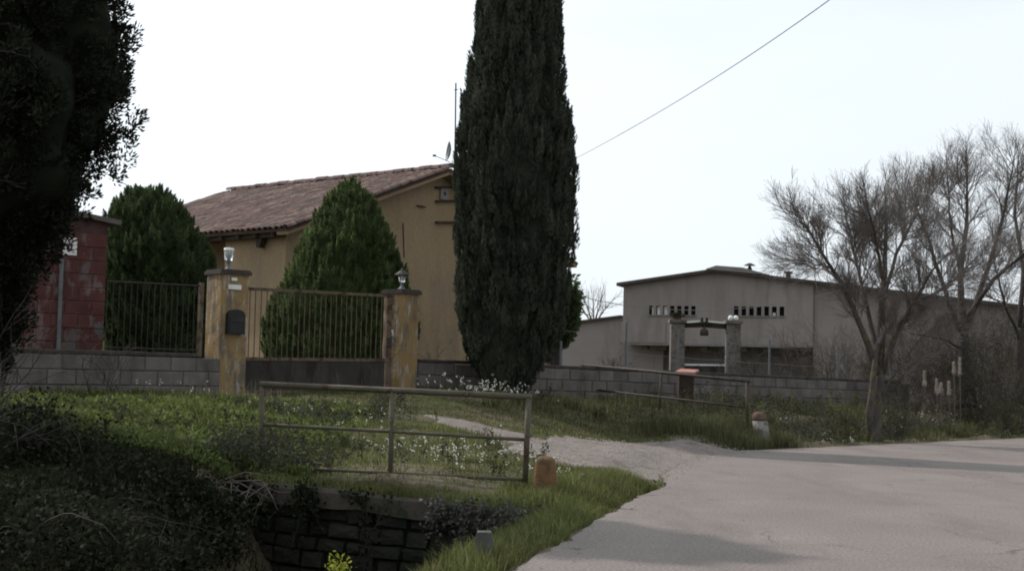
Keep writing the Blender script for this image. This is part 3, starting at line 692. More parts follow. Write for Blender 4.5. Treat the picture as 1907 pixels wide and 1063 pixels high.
# ------------------------------------------------------------------ house
def house():
    g = nrm(V(.656, .755, 0)); e = nrm(V(-.755, .656, 0))
    Cn = at(535, 425, 33.7); ze = Cn[2]; Cn = V(Cn[0], Cn[1], 0)
    WG, LE = 11.4, 9.8
    zr = onplane(840, 314, Cn + g * WG / 2, V(0, 1, 0))[2]
    nrm_g = -e                                   # gable outward normal (towards camera right)
    base = .95
    t = Thing('ochre_house', 'ochre plastered house with a brown clay tile gable roof', 'house', V(Cn[0], Cn[1], base))
    ov_g, ov_e = .35, .45
    # gable wall + eave wall as one thick shell
    a0 = Cn + g * ov_g + e * ov_e; a1 = Cn + g * (WG - ov_g) + e * ov_e
    sl = (zr - ze) / (WG / 2)
    zw = ze + sl * ov_g - .14
    mid = Cn + g * WG / 2 + e * ov_e
    wall = MB().prism([a0 + V(0, 0, base), a1 + V(0, 0, base), a1 + V(0, 0, zw), mid + V(0, 0, zr - .14), a0 + V(0, 0, zw)], e * .3)
    t.part('gable_wall', wall, 'housewall')
    # side wall under the eave: solid for 2.2 m, then a recessed porch
    w1 = a0 + e * .303
    t.part('side_wall', MB().prism([w1 + V(0, 0, base), w1 + e * 2.1 + V(0, 0, base), w1 + e * 2.1 + V(0, 0, zw - .02), w1 + V(0, 0, zw - .02)], g * .3), 'housewall')
    w2 = w1 + g * 1.5 + e * 2.1
    t.part('porch_wall', MB().prism([w2 + V(0, 0, base), w2 + e * 9.5 + V(0, 0, base), w2 + e * 9.5 + V(0, 0, zw), w2 + V(0, 0, zw)], g * .25), 'housewall')
    t.part('porch_cheek', MB().prism([w1 + e * 1.85 + g * .302 + V(0, 0, base), w1 + e * 1.85 + g * 1.6 + V(0, 0, base), w1 + e * 1.85 + g * 1.6 + V(0, 0, zw - .02), w1 + e * 1.85 + g * .302 + V(0, 0, zw - .02)], e * .24), 'housewall')
    b1 = Cn + g * (WG - ov_g - .3) + e * (ov_e + .303)
    t.part('rear_wall', MB().prism([b1 + V(0, 0, base), b1 + e * 12 + V(0, 0, base), b1 + e * 12 + V(0, 0, zw), b1 + V(0, 0, zw)], g * .3), 'housewall')
    f1 = Cn + g * ov_g + e * 12.4
    t.part('end_wall', MB().prism([f1 + V(0, 0, base), f1 + g * (WG - .7) + V(0, 0, base), f1 + g * (WG - .7) + V(0, 0, zw), f1 + V(0, 0, zw)], e * .3), 'housewall')
    # roof decks
    up = V(0, 0, 1); L = LE
    R0, R1 = Cn + g * WG / 2 + up * zr, Cn + g * WG / 2 + e * L + up * zr
    E0, E1 = Cn + up * ze, Cn + e * L + up * ze
    G0, G1 = Cn + g * WG + up * ze, Cn + g * WG + e * L + up * ze
    nF = nrm(np.cross(e, R0 - E0)); nF = nF if nF[2] > 0 else -nF
    nB = nrm(np.cross(e, R0 - G0)); nB = nB if nB[2] > 0 else -nB
    rd = MB().prism([E0, E1, R1, R0], -nF * .07)
    roof = t.part('roof', rd, 'deck')
    # extension with a hip falling away to the left
    R2 = R1 - up * .18; R3 = R1 + e * 3.2 - up * 1.0; E3 = E1 + e * 4.2 - up * .02; G3 = G1 + e * 4.2
    ex = MB(); ex.add([E1 - up * .03, E3 - up * .03, R3, R2, G1, G3], [(0, 1, 2, 3), (3, 2, 5, 4), (1, 5, 2)])
    t.part('hip_roof', ex, 'tile')
    bk = MB().prism([G0, G1, R1, R0], -nB * .07); t.part('rear_roof', bk, 'tile')
    # tiles
    pitch, expo = .215, .34
    s_up = nrm(R0 - E0); SL = np.linalg.norm(R0 - E0); ncol = int(L / pitch); nrow = int(SL / expo)
    def tile_verts(w0, w1, ln, h):
        vs_ = []
        for u, w in ((0, w0), (ln, w1)):
            for a in np.linspace(0, math.pi, 6): vs_.append((math.cos(a) * w / 2, u, math.sin(a) * h * w / w0))
        vs_ += [(x * .88, y, z * .8) for x, y, z in vs_[:6]]
        fs = [(j, j + 1, j + 7, j + 6) for j in range(5)] + [(12 + j, 12 + j + 1, j + 1, j) for j in range(5)]
        return np.array(vs_), fs
    tv, tf = tile_verts(.205, .175, .42, .085)
    tm = MB().add(tv, tf).mesh('roof_tile', 'tile', fix=False)
    ex_, ey_, ez_ = nrm(-e), s_up, nF
    if np.dot(np.cross(ex_, ey_), ez_) < 0: ex_ = -ex_
    Rm = Matrix(((ex_[0], ey_[0], ez_[0]), (ex_[1], ey_[1], ez_[1]), (ex_[2], ey_[2], ez_[2])))
    spots = []
    for i in range(ncol):
        for j in range(nrow):
            p = E0 + e * (pitch * (i + .5) + .02) + s_up * (j * expo - .05) + nF * .012
            spots.append(p)
    spots.sort(key=lambda p: np.linalg.norm(p - EYE))
    rest = MB()
    for k, p in enumerate(spots):
        jx, jr = RNG.normal() * .010, RNG.normal() * .035
        p = p + s_up * RNG.normal() * .012 + ex_ * jx
        Rj = Rm @ Matrix.Rotation(jr, 3, 'Z') @ Matrix.Rotation(RNG.normal() * .02 + .035, 3, 'X')
        if k < 300:
            o = t.piece('roof_tile', tm, p, (0, 0, 0), roof); o.rotation_euler = Rj.to_euler()
        else:
            rest.add(tv @ np.array(Rj).T + p, tf)
    t.part('roof_tiles', rest, 'tile', roof, kind='stuff')
    rt = MB().add(*tile_verts(.26, .22, .46, .12)).mesh('ridge_tile', 'tile', fix=False)
    Rr = Matrix(((g[0], e[0], 0), (g[1], e[1], 0), (0, 0, 1)))
    for k in range(int(L / .36)):
        o = t.piece('ridge_tile', rt, R0 + e * (k * .36) + up * (.03 + RNG.normal() * .008), (0, 0, 0), roof); o.rotation_euler = (Rr @ Matrix.Rotation(.04, 3, 'X') @ Matrix.Rotation(RNG.normal() * .03, 3, 'Z')).to_euler()
    # verge tiles along the rake and a mortar fillet
    for k in range(nrow + 1):
        o = t.piece('verge_tile', tm, E0 + e * .0 + s_up * (k * expo - .05) + nF * .035, (0, 0, 0), roof); o.rotation_euler = Rm.to_euler()
    fil = MB().prism([E0 + e * .02 - nF * .072, R0 + e * .02 - nF * .072, R0 + e * .02 - nF * .15, E0 + e * .02 - nF * .15], e * .42)
    t.part('verge_band', fil, 'housewall')
    fil = MB().prism([G0 + e * .02 - nB * .072, R0 + e * .02 - nB * .072, R0 + e * .02 - nB * .15, G0 + e * .02 - nB * .15], e * .42)
    t.part('verge_band', fil, 'housewall')
    # eave timber
    t.part('eave_beam', MB().prism([E0 + e * .5 + g * .12 - up * .05, E0 + e * 9.6 + g * .12 - up * .05, E0 + e * 9.6 + g * .12 - up * .17, E0 + e * .5 + g * .12 - up * .17], g * .12), 'wood')
    for k in range(14):
        p = E0 + e * (.6 + .68 * k) + g * .06 - up * .06
        t.part('rafter', MB().obb(p + s_up * .25 - nF * .06, s_up * .32, e * .045, nF * .05), 'wood')
    # carved bracket hanging below the eave
    bx = onplane(481, 452, E0 + g * .15, g)
    t.part('bracket', MB().prism([bx + up * .42 - e * .12, bx + up * .42 + e * .12, bx + up * .1 + e * .12, bx - up * .12 + e * .07, bx - up * .12 - e * .05, bx + up * .1 - e * .12], g * .15), 'wood')
    gp = a0
    def gw(px, py): return onplane(px, py, a0, -e) - e * .0
    v = gw(826, 361); 
    box = t.part('vent_box', MB().obb(v - e * .02, g * .16, e * .03, up * .17), 'render')
    t.part('vent_hole_shade', MB().lathe([(.055, -.004), (.055, .0)], V(0, 0, 0), 10).mesh('vent_hole_shade', 'blackbox'), 'blackbox', box)  # flat black disc paints the dark of the opening; nothing is cut
    hole_disc = box.children[0]; hole_disc.location = (v - e * .056) - t.loc; hole_disc.rotation_euler = Vector(-e).to_track_quat('Z', 'Y').to_euler()
    for (x0, x1, y) in ((809, 850, 349.5), (810, 850, 375), (810, 850, 414)):
        p, q_ = gw(x0, y) - e * .05, gw(x1, y - (1 if y < 400 else 0)) - e * .05
        t.part('iron_bar', MB().obb((p + q_) / 2, (q_ - p) / 2, e * .05, up * .025), 'wood')
    p, q_ = gw(775, 383), gw(790, 386)
    t.part('wall_hook', MB().tube([p - e * .03, q_ - e * .06], .02, 5), 'wood')
    p, q_ = gw(750, 415), gw(752, 480)
    t.part('wall_cable', MB().tube([p - e * .015, q_ - e * .015], .012, 5), 'wood')
    # antenna on the ridge
    mp_ = R0 + e * .5
    m0 = at(846, 330, 39.0); m1 = at(849, 155, 39.0)
    a = Thing('tv_antenna', 'thin mast with dish on the house ridge beside the cypress', 'antenna', m0)
    a.part('mast', MB().tube([m0, at(848, 240, 39), m1], .022, 6), 'iron')
    a.part('crossbar', MB().tube([at(846, 168, 39) , at(853, 167, 39)], .012, 5), 'iron')
    dc = at(839.5, 283, 38.9); ax = nrm(V(-.97, -.2, .12))
    prof = [(.02, .0), (.12, .012), (.22, .045), (.29, .09)]
    me = MB()
    ring = [];
    nside = nrm(np.cross(ax, up)); nup = np.cross(nside, ax)
    for r, h in prof:
        for j in range(14):
            th = 2 * math.pi * j / 14; ring.append(dc + ax * h + nside * r * math.cos(th) + nup * r * math.sin(th))
    me.add(ring, [(i * 14 + j, i * 14 + (j + 1) % 14, (i + 1) * 14 + (j + 1) % 14, (i + 1) * 14 + j) for i in range(3) for j in range(14)] + [tuple(range(14))])
    a.part('dish', me, 'grey')
    a.part('arm', MB().tube([at(838, 302, 38.9), at(812, 291, 38.7)], .01, 5), 'grey')
    a.part('receiver', MB().box(at(809, 290, 38.7), (.09, .06, .05)), 'iron')
house()

# ------------------------------------------------------------------ railings, culvert and bollards
def railing(label, posts, rails, mat, r_top=.034, r=.02):
    t = Thing('pipe_railing', label, 'railing', V(*posts[0][0][:2], posts[0][0][2]))
    for a, b, rr in posts: t.part('post', MB().tube([a, b], rr, 8), mat, smooth=True)
    for k, pts in enumerate(rails):
        t.part('top_rail' if k == 0 else 'rail', MB().tube(pts, r_top if k == 0 else r, 8), mat, smooth=True)
YL, YR = 15.9, 15.25
def lerpY(px): return YL + (YR - YL) * (px - 487) / (982 - 487)
def rp1(px, py): return at(px, py, lerpY(px))
def low(p, dz): return V(p[0], p[1], p[2] - dz)
railing('olive pipe railing on the near edge of the culvert',
        [(rp1(487, 905), rp1(487.5, 716), .026), (rp1(726.5, 905), rp1(730, 730), .028), (rp1(977.5, 905), rp1(984.5, 742), .032)],
        [[rp1(484, 715), rp1(730, 726.5), rp1(989, 739.5)], [rp1(487, 790), rp1(728, 803), rp1(981, 818.5)], [rp1(487, 868), rp1(727, 880), rp1(978, 893)]], 'railing')
def lerp2(px): return 32.3 + (27.9 - 32.3) * (px - 1083) / (1390 - 1083)
def rp2(px, py): return at(px, py, lerp2(px))
railing('brown pipe railing along the far side of the driveway, leaning to the right',
        [(rp2(1074, 762), rp2(1084, 679), .035), (rp2(1226, 790), rp2(1232, 694), .026), (rp2(1392, 800), rp2(1391, 707), .03)],
        [[rp2(1082, 679), rp2(1230, 693), rp2(1396, 710)], [rp2(1080, 722), rp2(1228, 739), rp2(1390, 758)]], 'railing2', .034, .022)

def culvert():
    up = V(0, 0, 1)
    A, B = V(*SA, 0) + V(*SN, 0) * .10, V(*SB, 0) + V(*SN, 0) * .10; d = nrm(B - A); n = V(*SN, 0)
    zt0, zt1 = .135, .03; L = np.linalg.norm(B - A)
    t = Thing('culvert', 'stone ditch culvert with a concrete slab under the driveway', 'culvert', V(*((A + B) / 2)[:2], -1.2))
    sl = MB(); k = 14; vs_ = []; fs = []
    for i in range(k + 1):
        s = i / k; p = A + d * L * s; z = zt0 + (zt1 - zt0) * s; j = RNG.normal() * .012
        for (o, h) in ((-.6, 0), (.14 + j, 0 + RNG.normal() * .006), (.16 + j, -.03), (.15 + j, -.20 + RNG.normal() * .012), (-.6, -.21)):
            vs_.append(p + n * o + up * (z + h))
    for i in range(k):
        for j in range(5): fs.append((i * 5 + j, i * 5 + (j + 1) % 5, (i + 1) * 5 + (j + 1) % 5, (i + 1) * 5 + j))
    fs += [tuple(range(5)), tuple(k * 5 + j for j in range(5))]
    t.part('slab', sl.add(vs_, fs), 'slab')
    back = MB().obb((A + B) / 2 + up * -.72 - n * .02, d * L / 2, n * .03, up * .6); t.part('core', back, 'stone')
    # stones, three shared shapes
    shapes = []
    for q in range(4):
        mb = MB(); vs_ = []
        for z in (-.5, .5):
            for (x, y) in ((-.5, 0), (-.44, -.5), (.44, -.5), (.5, 0)):
                vs_.append((x + RNG.normal() * .035, y + RNG.normal() * .08, z * (1 if y == 0 else .86) + RNG.normal() * .05))
        vs_ += [(RNG.normal() * .1, -.62, 0)]
        fs = [(0, 1, 5, 4), (2, 3, 7, 6), (0, 3, 2, 1), (4, 5, 6, 7), (1, 2, 8), (2, 6, 8), (6, 5, 8), (5, 1, 8)]
        shapes.append(mb.add(vs_, fs).mesh('stone', 'stone'))
    ang = math.atan2(d[1], d[0]); z = -.10; r = 0
    while z > -1.3:
        h = RNG.uniform(.13, .2); s = -.05
        while s < L:
            w = RNG.uniform(.22, .48)
            zz = z + (zt0 + (zt1 - zt0) * min(max(s / L, 0), 1)) - .03 - h / 2 - .02
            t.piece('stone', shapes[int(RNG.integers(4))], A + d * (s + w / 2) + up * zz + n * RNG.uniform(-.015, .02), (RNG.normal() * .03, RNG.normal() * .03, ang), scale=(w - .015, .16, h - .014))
            s += w
        z -= h
culvert()

def bollard_low():
    b = ground(1022, 912); b = V(.40, 14.85, tz(.40, 14.85))
    t = MB(); prof = [(-.02, .135), (.08, .132), (.2, .122), (.3, .112), (.37, .10), (.40, .075), (.408, .03)]
    vs_ = []; n = 16
    for z, r in prof:
        for j in range(n):
            a = 2 * math.pi * j / n; ca, sa = math.cos(a), math.sin(a); m = (abs(ca) ** 4 + abs(sa) ** 4) ** -.25
            vs_.append(b + V(ca * r * m * (1 + RNG.normal() * .012), sa * r * m * .8, z + RNG.normal() * .003))
    fs = [(i * n + j, i * n + (j + 1) % n, (i + 1) * n + (j + 1) % n, (i + 1) * n + j) for i in range(len(prof) - 1) for j in range(n)] + [tuple((len(prof) - 1) * n + j for j in range(n))]
    single('stone_bollard', t.add(vs_, fs), 'bollard', 'stubby orange lichened stone bollard beside the near railing', 'bollard', 'stone bollards at the driveway corners', smooth=True)
bollard_low()
def bollard_far():
    b = at(1418, 806, 27.6); lean = nrm(V(-.14, 0, 1))
    t = Thing('stone_bollard', 'leaning pale stone bollard with a rusty red top by the far railing', 'bollard', b, 'stone bollards at the driveway corners')
    def sec(z0, z1, rs):
        vs_ = []; n = 14
        for i, r in enumerate(rs):
            z = z0 + (z1 - z0) * i / (len(rs) - 1)
            for j in range(n):
                a = 2 * math.pi * j / n; vs_.append(b + lean * z + V(math.cos(a) * r, math.sin(a) * r, 0) * (1 + RNG.normal() * .01))
        fs = [(i * n + j, i * n + (j + 1) % n, (i + 1) * n + (j + 1) % n, (i + 1) * n + j) for i in range(len(rs) - 1) for j in range(n)] + [tuple(range(n)), tuple((len(rs) - 1) * n + j for j in range(n))]
        return MB().add(vs_, fs)
    t.part('shaft', sec(-.3, .24, [.18, .17, .155, .145]), 'bollard_base', smooth=True)
    t.part('painted_top', sec(.242, .42, [.142, .145, .14, .125, .07]), 'bollard_cap', smooth=True)
bollard_far()
# grey marker stone sunk in the verge
b = V(-.16, 10.3, tz(-.16, 10.3))
single('marker_stone', MB().add([b + V(x * w, y * .06, z) for z, w in ((-.1, .075), (.18, .07), (.25, .05)) for x, y in ((-1, -1), (1, -1), (1, 1), (-1, 1))],
       [(i * 4 + j, i * 4 + (j + 1) % 4, i * 4 + 4 + (j + 1) % 4, i * 4 + 4 + j) for i in range(2) for j in range(4)] + [(8, 9, 10, 11)]), 'marker',
       'small grey marker stone sunk in the verge grass near the camera', 'stone')

# ------------------------------------------------------------------ warehouse
def warehouse():
    Y = 62.0; up = V(0, 0, 1)
    o0 = at(1160, 600, Y); x00 = o0[0]; wd, wb = nrm(V(.94, -.34, 0)), nrm(V(.34, .94, 0))
    def P(px, py, y=Y):                                      # photo column and row -> (along, depth, up) on the facade plane
        q = onplane(px, py, V(o0[0], Y, 0) + wb * (y - Y), wb); return V(x00 + np.dot(q - V(o0[0], Y, 0), wd), y, q[2])
    class MB(globals()['MB']):                               # same builder, turned into the warehouse's own axes
        def add(s, verts, faces):
            v = np.asarray(verts, float).reshape(-1, 3)
            return super().add(V(o0[0], Y, 0) + (v[:, 0:1] - x00) * wd + (v[:, 1:2] - Y) * wb + v[:, 2:3] * V(0, 0, 1), faces)
    gz = .55
    t = Thing('warehouse', 'long low grey rendered warehouse with shallow gable roof behind the wall', 'building', V(*at(1340, 650, 60)[:2], gz))
    xs = lambda px: P(px, 600)[0]
    x0, xr, x1, xc = xs(1160), xs(1330), xs(2250), xs(1514)
    zl, zr = P(1160, 531)[2], P(1330, 507)[2]; z1 = zr + (P(1907, 575)[2] - zr) * (x1 - xr) / (xs(1907) - xr)
    def ztop(x): return np.interp(x, [x0, xr, x1], [zl, zr, z1])
    zo = P(1300, 642)[2]                                     # underside of the overhanging storey
    wins = []
    for k in range(7):
        wins.append((xs(1208 + 13.1 * k), xs(1208 + 13.1 * k + 8.2)))
    for k in range(7):
        wins.append((xs(1366 + 14.2 * k), xs(1366 + 14.2 * k + 9)))
    wz0, wz1 = P(1330, 587)[2], P(1330, 570)[2]
    th = .3
    mb = MB(); br = sorted([x0, xr, xc] + [v for w in wins for v in w])
    for a, b in zip(br[:-1], br[1:]):
        isw = any(abs(w[0] - a) < 1e-6 for w in wins)
        def col(za0, zb0, za1, zb1): mb.prism([V(a, Y, za0), V(b, Y, zb0), V(b, Y, zb1), V(a, Y, za1)], V(0, th, 0))
        if isw: col(zo, zo, wz0, wz0); col(wz1, wz1, ztop(a), ztop(b))
        else: col(zo, zo, ztop(a), ztop(b))
    t.part('upper_wall', mb, 'render')
    t.part('right_wall', MB().prism([V(xc + .002, Y + .15, gz - .3), V(x1, Y + .15, gz - .3), V(x1, Y + .15, ztop(x1)), V(xc + .002, Y + .15, ztop(xc))], V(0, th, 0)), 'render')
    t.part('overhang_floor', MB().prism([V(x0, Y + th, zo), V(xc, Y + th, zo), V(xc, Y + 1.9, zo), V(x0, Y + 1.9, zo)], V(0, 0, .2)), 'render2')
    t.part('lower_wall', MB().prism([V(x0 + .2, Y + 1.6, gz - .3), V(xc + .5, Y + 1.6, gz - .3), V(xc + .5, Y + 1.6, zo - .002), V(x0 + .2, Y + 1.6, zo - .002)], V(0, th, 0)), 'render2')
    t.part('left_side_wall', MB().prism([V(x0, Y + th, zo + .2), V(x0, Y + 22, zo + .2), V(x0, Y + 22, zl), V(x0, Y + th, zl)], V(.3, 0, 0)), 'render')
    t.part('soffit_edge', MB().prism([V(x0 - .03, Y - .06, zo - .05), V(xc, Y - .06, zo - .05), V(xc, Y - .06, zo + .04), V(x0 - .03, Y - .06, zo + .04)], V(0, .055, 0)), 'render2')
    t.part('side_panel', MB().prism([V(x0 - .06, Y - .04, zo + .06), V(xs(1240), Y - .04, zo + .06), V(xs(1240), Y - .04, P(1200, 599)[2]), V(x0 - .06, Y - .04, P(1200, 599)[2])], V(0, .036, 0)), 'render')
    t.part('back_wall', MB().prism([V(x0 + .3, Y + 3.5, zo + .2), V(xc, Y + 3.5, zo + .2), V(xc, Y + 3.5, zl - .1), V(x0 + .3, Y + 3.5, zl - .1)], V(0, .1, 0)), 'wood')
    for k, (a, b) in enumerate(wins):
        w = t.part('window', MB().prism([V(a - .001, Y + .16, wz0), V(b + .001, Y + .16, wz0), V(b + .001, Y + .16, wz1), V(a - .001, Y + .16, wz1)], V(0, .02, 0)), 'darkglass')
        if k < 3: t.part('pale_fill', MB().prism([V(a + (.12 if k == 0 else .03), Y + .12, wz0 + .01), V(b - .01, Y + .12, wz0 + .01), V(b - .01, Y + .12, wz1 - .02), V(a + (.12 if k == 0 else .03), Y + .12, wz1 - .02)], V(0, .02, 0)), 'white', w)  # added white sheet stands in for whatever makes these windows bright
        if k == 12: t.part('pale_fill', MB().prism([V(a + .02, Y + .12, wz0 + .01), V(b - .06, Y + .12, wz0 + .01), V(b - .06, Y + .12, wz0 + .14), V(a + .02, Y + .12, wz0 + .14)], V(0, .02, 0)), 'white', w)
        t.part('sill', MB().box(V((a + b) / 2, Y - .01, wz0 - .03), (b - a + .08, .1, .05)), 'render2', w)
    for px in (1197, 1233, 1271, 1309, 1346, 1384, 1424, 1462, 1500):
        x = xs(px); t.part('corbel', MB().prism([V(x - .12, Y + .35, zo - .002), V(x + .12, Y + .35, zo - .002), V(x + .12, Y + .35, zo - .22), V(x - .12, Y + .35, zo - .22)], V(0, .5, 0)), 'portalstone')
    # roof sheets
    for (a, b) in ((x0 - .25, xr), (xr, x1)):
        za, zb = (zl - .05 if a < x0 else zr), (zr if b == xr else z1)
        t.part('roof', MB().prism([V(a, Y - .3, za + .002), V(b, Y - .3, zb + .002), V(b, Y - .3, zb + .14), V(a, Y - .3, za + .14)], V(0, 25, 0)), 'coping')
    rc = [V(xs(1315), Y - .35, zr + .12), V(xs(1335), Y - .35, zr + .27), V(xs(1385), Y - .35, zr + .18), V(xs(1435), Y - .35, ztop(xs(1435)) + .15)]
    t.part('ridge_cap', MB().prism(rc, V(0, 25, 0)), 'render2')
    for px, py, h in ((1396, 509, .42), (1468, 521, .40)):
        c = P(px, py, Y + 3); c[2] = ztop(c[0]) + .1
        v = t.part('vent_pipe', MB().lathe([(.17, 0), (.16, .12), (.11, .16), (.11, h)], c, 12), 'iron')
        if px < 1400: t.part('cowl', MB().lathe([(.09, h + .01), (.05, h + .1), (.28, h + .12), (.1, h + .22), (.02, h + .24)], c, 12), 'iron', v)
        else: t.part('cowl', MB().lathe([(.2, h + .002), (.21, h + .07), (.02, h + .09)], c, 12), 'iron', v)
    # lean-to on the left
    l = Thing('lean_to_annex', 'low grey lean-to annex at the left end of the warehouse', 'building', V(*at(1100, 650, 64)[:2], gz))
    Yl = Y + 1.2; q0, q1 = P(1020, 609, Yl), P(1160, 591, Yl)
    l.part('wall', MB().prism([V(q0[0], Yl, gz - .3), V(q1[0] + 1.9, Yl, gz - .3), V(q1[0] + 1.9, Yl, zo - .01), V(q1[0] - .07, Yl, zo - .01), V(q1[0] - .07, Yl, q1[2]), V(q0[0], Yl, q0[2])], V(0, .25, 0)), 'render')
    l.part('roof', MB().prism([V(q0[0] - .2, Yl - .2, q0[2] - .02), V(q1[0] - .07, Yl - .2, q1[2] + .002), V(q1[0] - .07, Yl - .2, q1[2] + .10), V(q0[0] - .2, Yl - .2, q0[2] + .08)], V(0, 6, 0)), 'coping')
warehouse()

# ------------------------------------------------------------------ stone portal in front of the warehouse
def portal():
    Y = 46.0; P = lambda px, py, y=Y: at(px, py, y); gz = .6
    t = Thing('stone_portal', 'two stone gate posts joined by a beam, before the warehouse', 'portal', V(*P(1311, 690)[:2], gz))
    def post(pxa, pxb, top):
        a, b = P(pxa, 650)[0], P(pxb, 650)[0]; z = P((pxa + pxb) / 2, top)[2]; w = b - a
        m = MB(); m.box(V((a + b) / 2, Y, (gz - .3 + z) / 2), (w, w, z - gz + .3))
        o = t.part('post', m, 'portalstone')
        t.part('post_cap', MB().box(V((a + b) / 2, Y, z + .05), (w + .12, w + .12, .1)), 'portalstone', o)
        return V((a + b) / 2, Y, z + .1), o
    c1, o1 = post(1248, 1273, 601); c2, o2 = post(1352, 1377, 603)
    t.part('beam', MB().prism([P(1273, 600), P(1311, 597.5), P(1352, 602), P(1352, 612), P(1311, 609), P(1273, 610)], V(0, .25, 0)), 'wood')
    t.part('beam_cap', MB().prism([P(1272, 598, Y - .05), P(1311, 595.8, Y - .05), P(1353, 600, Y - .05), P(1353, 603, Y - .05), P(1311, 599, Y - .05), P(1272, 602, Y - .05)], V(0, .4, 0)), 'white')
    for px in (1307, 1316):
        t.part('finial', MB().box(P(px, 597, Y - .08), (.08, .1, .2)), 'iron')
    bc = P(1311.5, 618, Y - .1)
    b = t.part('bell', MB().lathe([(.13, -.12), (.145, -.08), (.14, .0), (.11, .08), (.04, .13)], bc, 12), 'iron', smooth=True)
    t.part('bell_hook', MB().tube([bc + V(0, 0, .1), bc + V(0, 0, .3)], .025, 5), 'iron', b)
    f = MB()
    for dx in (-.11, .12): f.lathe([(.04, 0), (.08, .04), (.09, .1), (.06, .16), (.02, .18)], c2 + V(dx * .75, 0, 0), 10)
    single('stone_finial', f, 'white', 'pair of white ball ornaments on the right portal post', 'ornament', smooth=True)
    f = Thing('flower_pot', 'brown pot with dry plant on the left portal post', 'flower pot', c1)
    f.part('pot', MB().lathe([(.11, 0), (.14, .1), (.16, .11), (.16, .13)], c1, 12), 'bollard_cap')
    pts = c1 + V(0, 0, .13) + RNG.normal(size=(160, 3)) * V(.11, .11, .03)
    f.part('dry_plant', leaves('dry_plant', pts, RNG.normal(size=(160, 3)) + V(0, 0, .8), .12, .05, 'bramble', off=c1), 'bramble', kind='stuff')
    a, b_ = P(1275, 677), P(1350, 678)
    t.part('low_rail', MB().prism([a, b_, b_ - V(0, 0, .06), a - V(0, 0, .06)], V(0, .08, 0)), 'white')
    t.part('low_panel', MB().prism([V(a[0], Y + .02, gz - .1), V(b_[0], Y + .02, gz - .1), b_ + V(0, .02, -.062), a + V(0, .02, -.062)], V(0, .05, 0)), 'gatesheet')
portal()
def meter_box():
    Y = 32.6; c = at(1277, 704, Y); g = tz(c[0], Y); top = at(1277, 692, Y)[2]
    t = Thing('meter_cabinet', 'dark little cabinet with a pink slab top before the block wall', 'cabinet', V(c[0], Y, g))
    t.part('body', MB().box(V(c[0], Y, (g - .1 + top) / 2), (.34, .3, top - g + .1)), 'wood')
    t.part('lid', MB().add([at(x, y, yy) for x, y, yy in ((1257, 691.5, Y - .25), (1293, 693, Y - .25), (1302, 688, Y + .3), (1268, 686, Y + .3))] + [at(x, y, yy) - V(0, 0, .05) for x, y, yy in ((1257, 691.5, Y - .25), (1293, 693, Y - .25), (1302, 688, Y + .3), (1268, 686, Y + .3))],
           [(0, 1, 2, 3), (7, 6, 5, 4), (0, 4, 5, 1), (1, 5, 6, 2), (2, 6, 7, 3), (3, 7, 4, 0)]), 'pinktile')
meter_box()
# wire fence behind the long wall
def wire_fence():
    pr = []
    for px, yt in ((1062, 598), (1183, 600), (1281, 612), (1371, 622), (1450, 632), (1577, 640), (1690, 655)):
        w = wall_pt(px); b = V(w[0], w[1], 0) - n45 * .3; b[2] = tz(b[0], b[1]); zt = at(px, yt, w[1])[2]
        pr.append((b, zt))
    t = Thing('wire_fence', 'thin metal fence posts with wires behind the long block wall', 'fence', pr[0][0])
    for b, zt in pr: t.part('post', MB().tube([b - V(0, 0, .1), V(b[0], b[1], zt)], .028, 6), 'grey')
    for h in (.35, .62, .88):
        for (b, zt), (b2, zt2) in zip(pr[:-1], pr[1:]):
            p, q = V(b[0], b[1], b[2] + (zt - b[2]) * h), V(b2[0], b2[1], b2[2] + (zt2 - b2[2]) * h)
            t.part('wire', MB().tube([p, (p + q) / 2 - V(0, 0, .03), q], .004, 3), 'grey')
wire_fence()

# ------------------------------------------------------------------ overhead cables
cab = []
for u in np.linspace(-.28, 1.5, 24):
    x_ = 1085 + 460 * u; cab.append(at(x_, 288.5 * (1 - u) * (1 - .0 * u) + 46 * u * (1 - u), 1 / (1 / 33 + (1 / 15 - 1 / 33) * u)))
single('overhead_cable', MB().tube(cab, .0062, 5), 'cable', 'blue overhead cable crossing the sky from the cypress to upper right', 'cable')
single('overhead_cable', MB().tube([at(1020, 534, 52), at(1062, 547, 52), at(1110, 559, 52), at(1160, 568, 52), at(1230, 575.5, 52), at(1300, 578, 52), at(1400, 573, 52), at(1500, 557, 52), at(1640, 522, 52), at(1900, 420, 52)], .014, 5), 'cable2', 'grey sagging cable in front of the warehouse', 'cable')

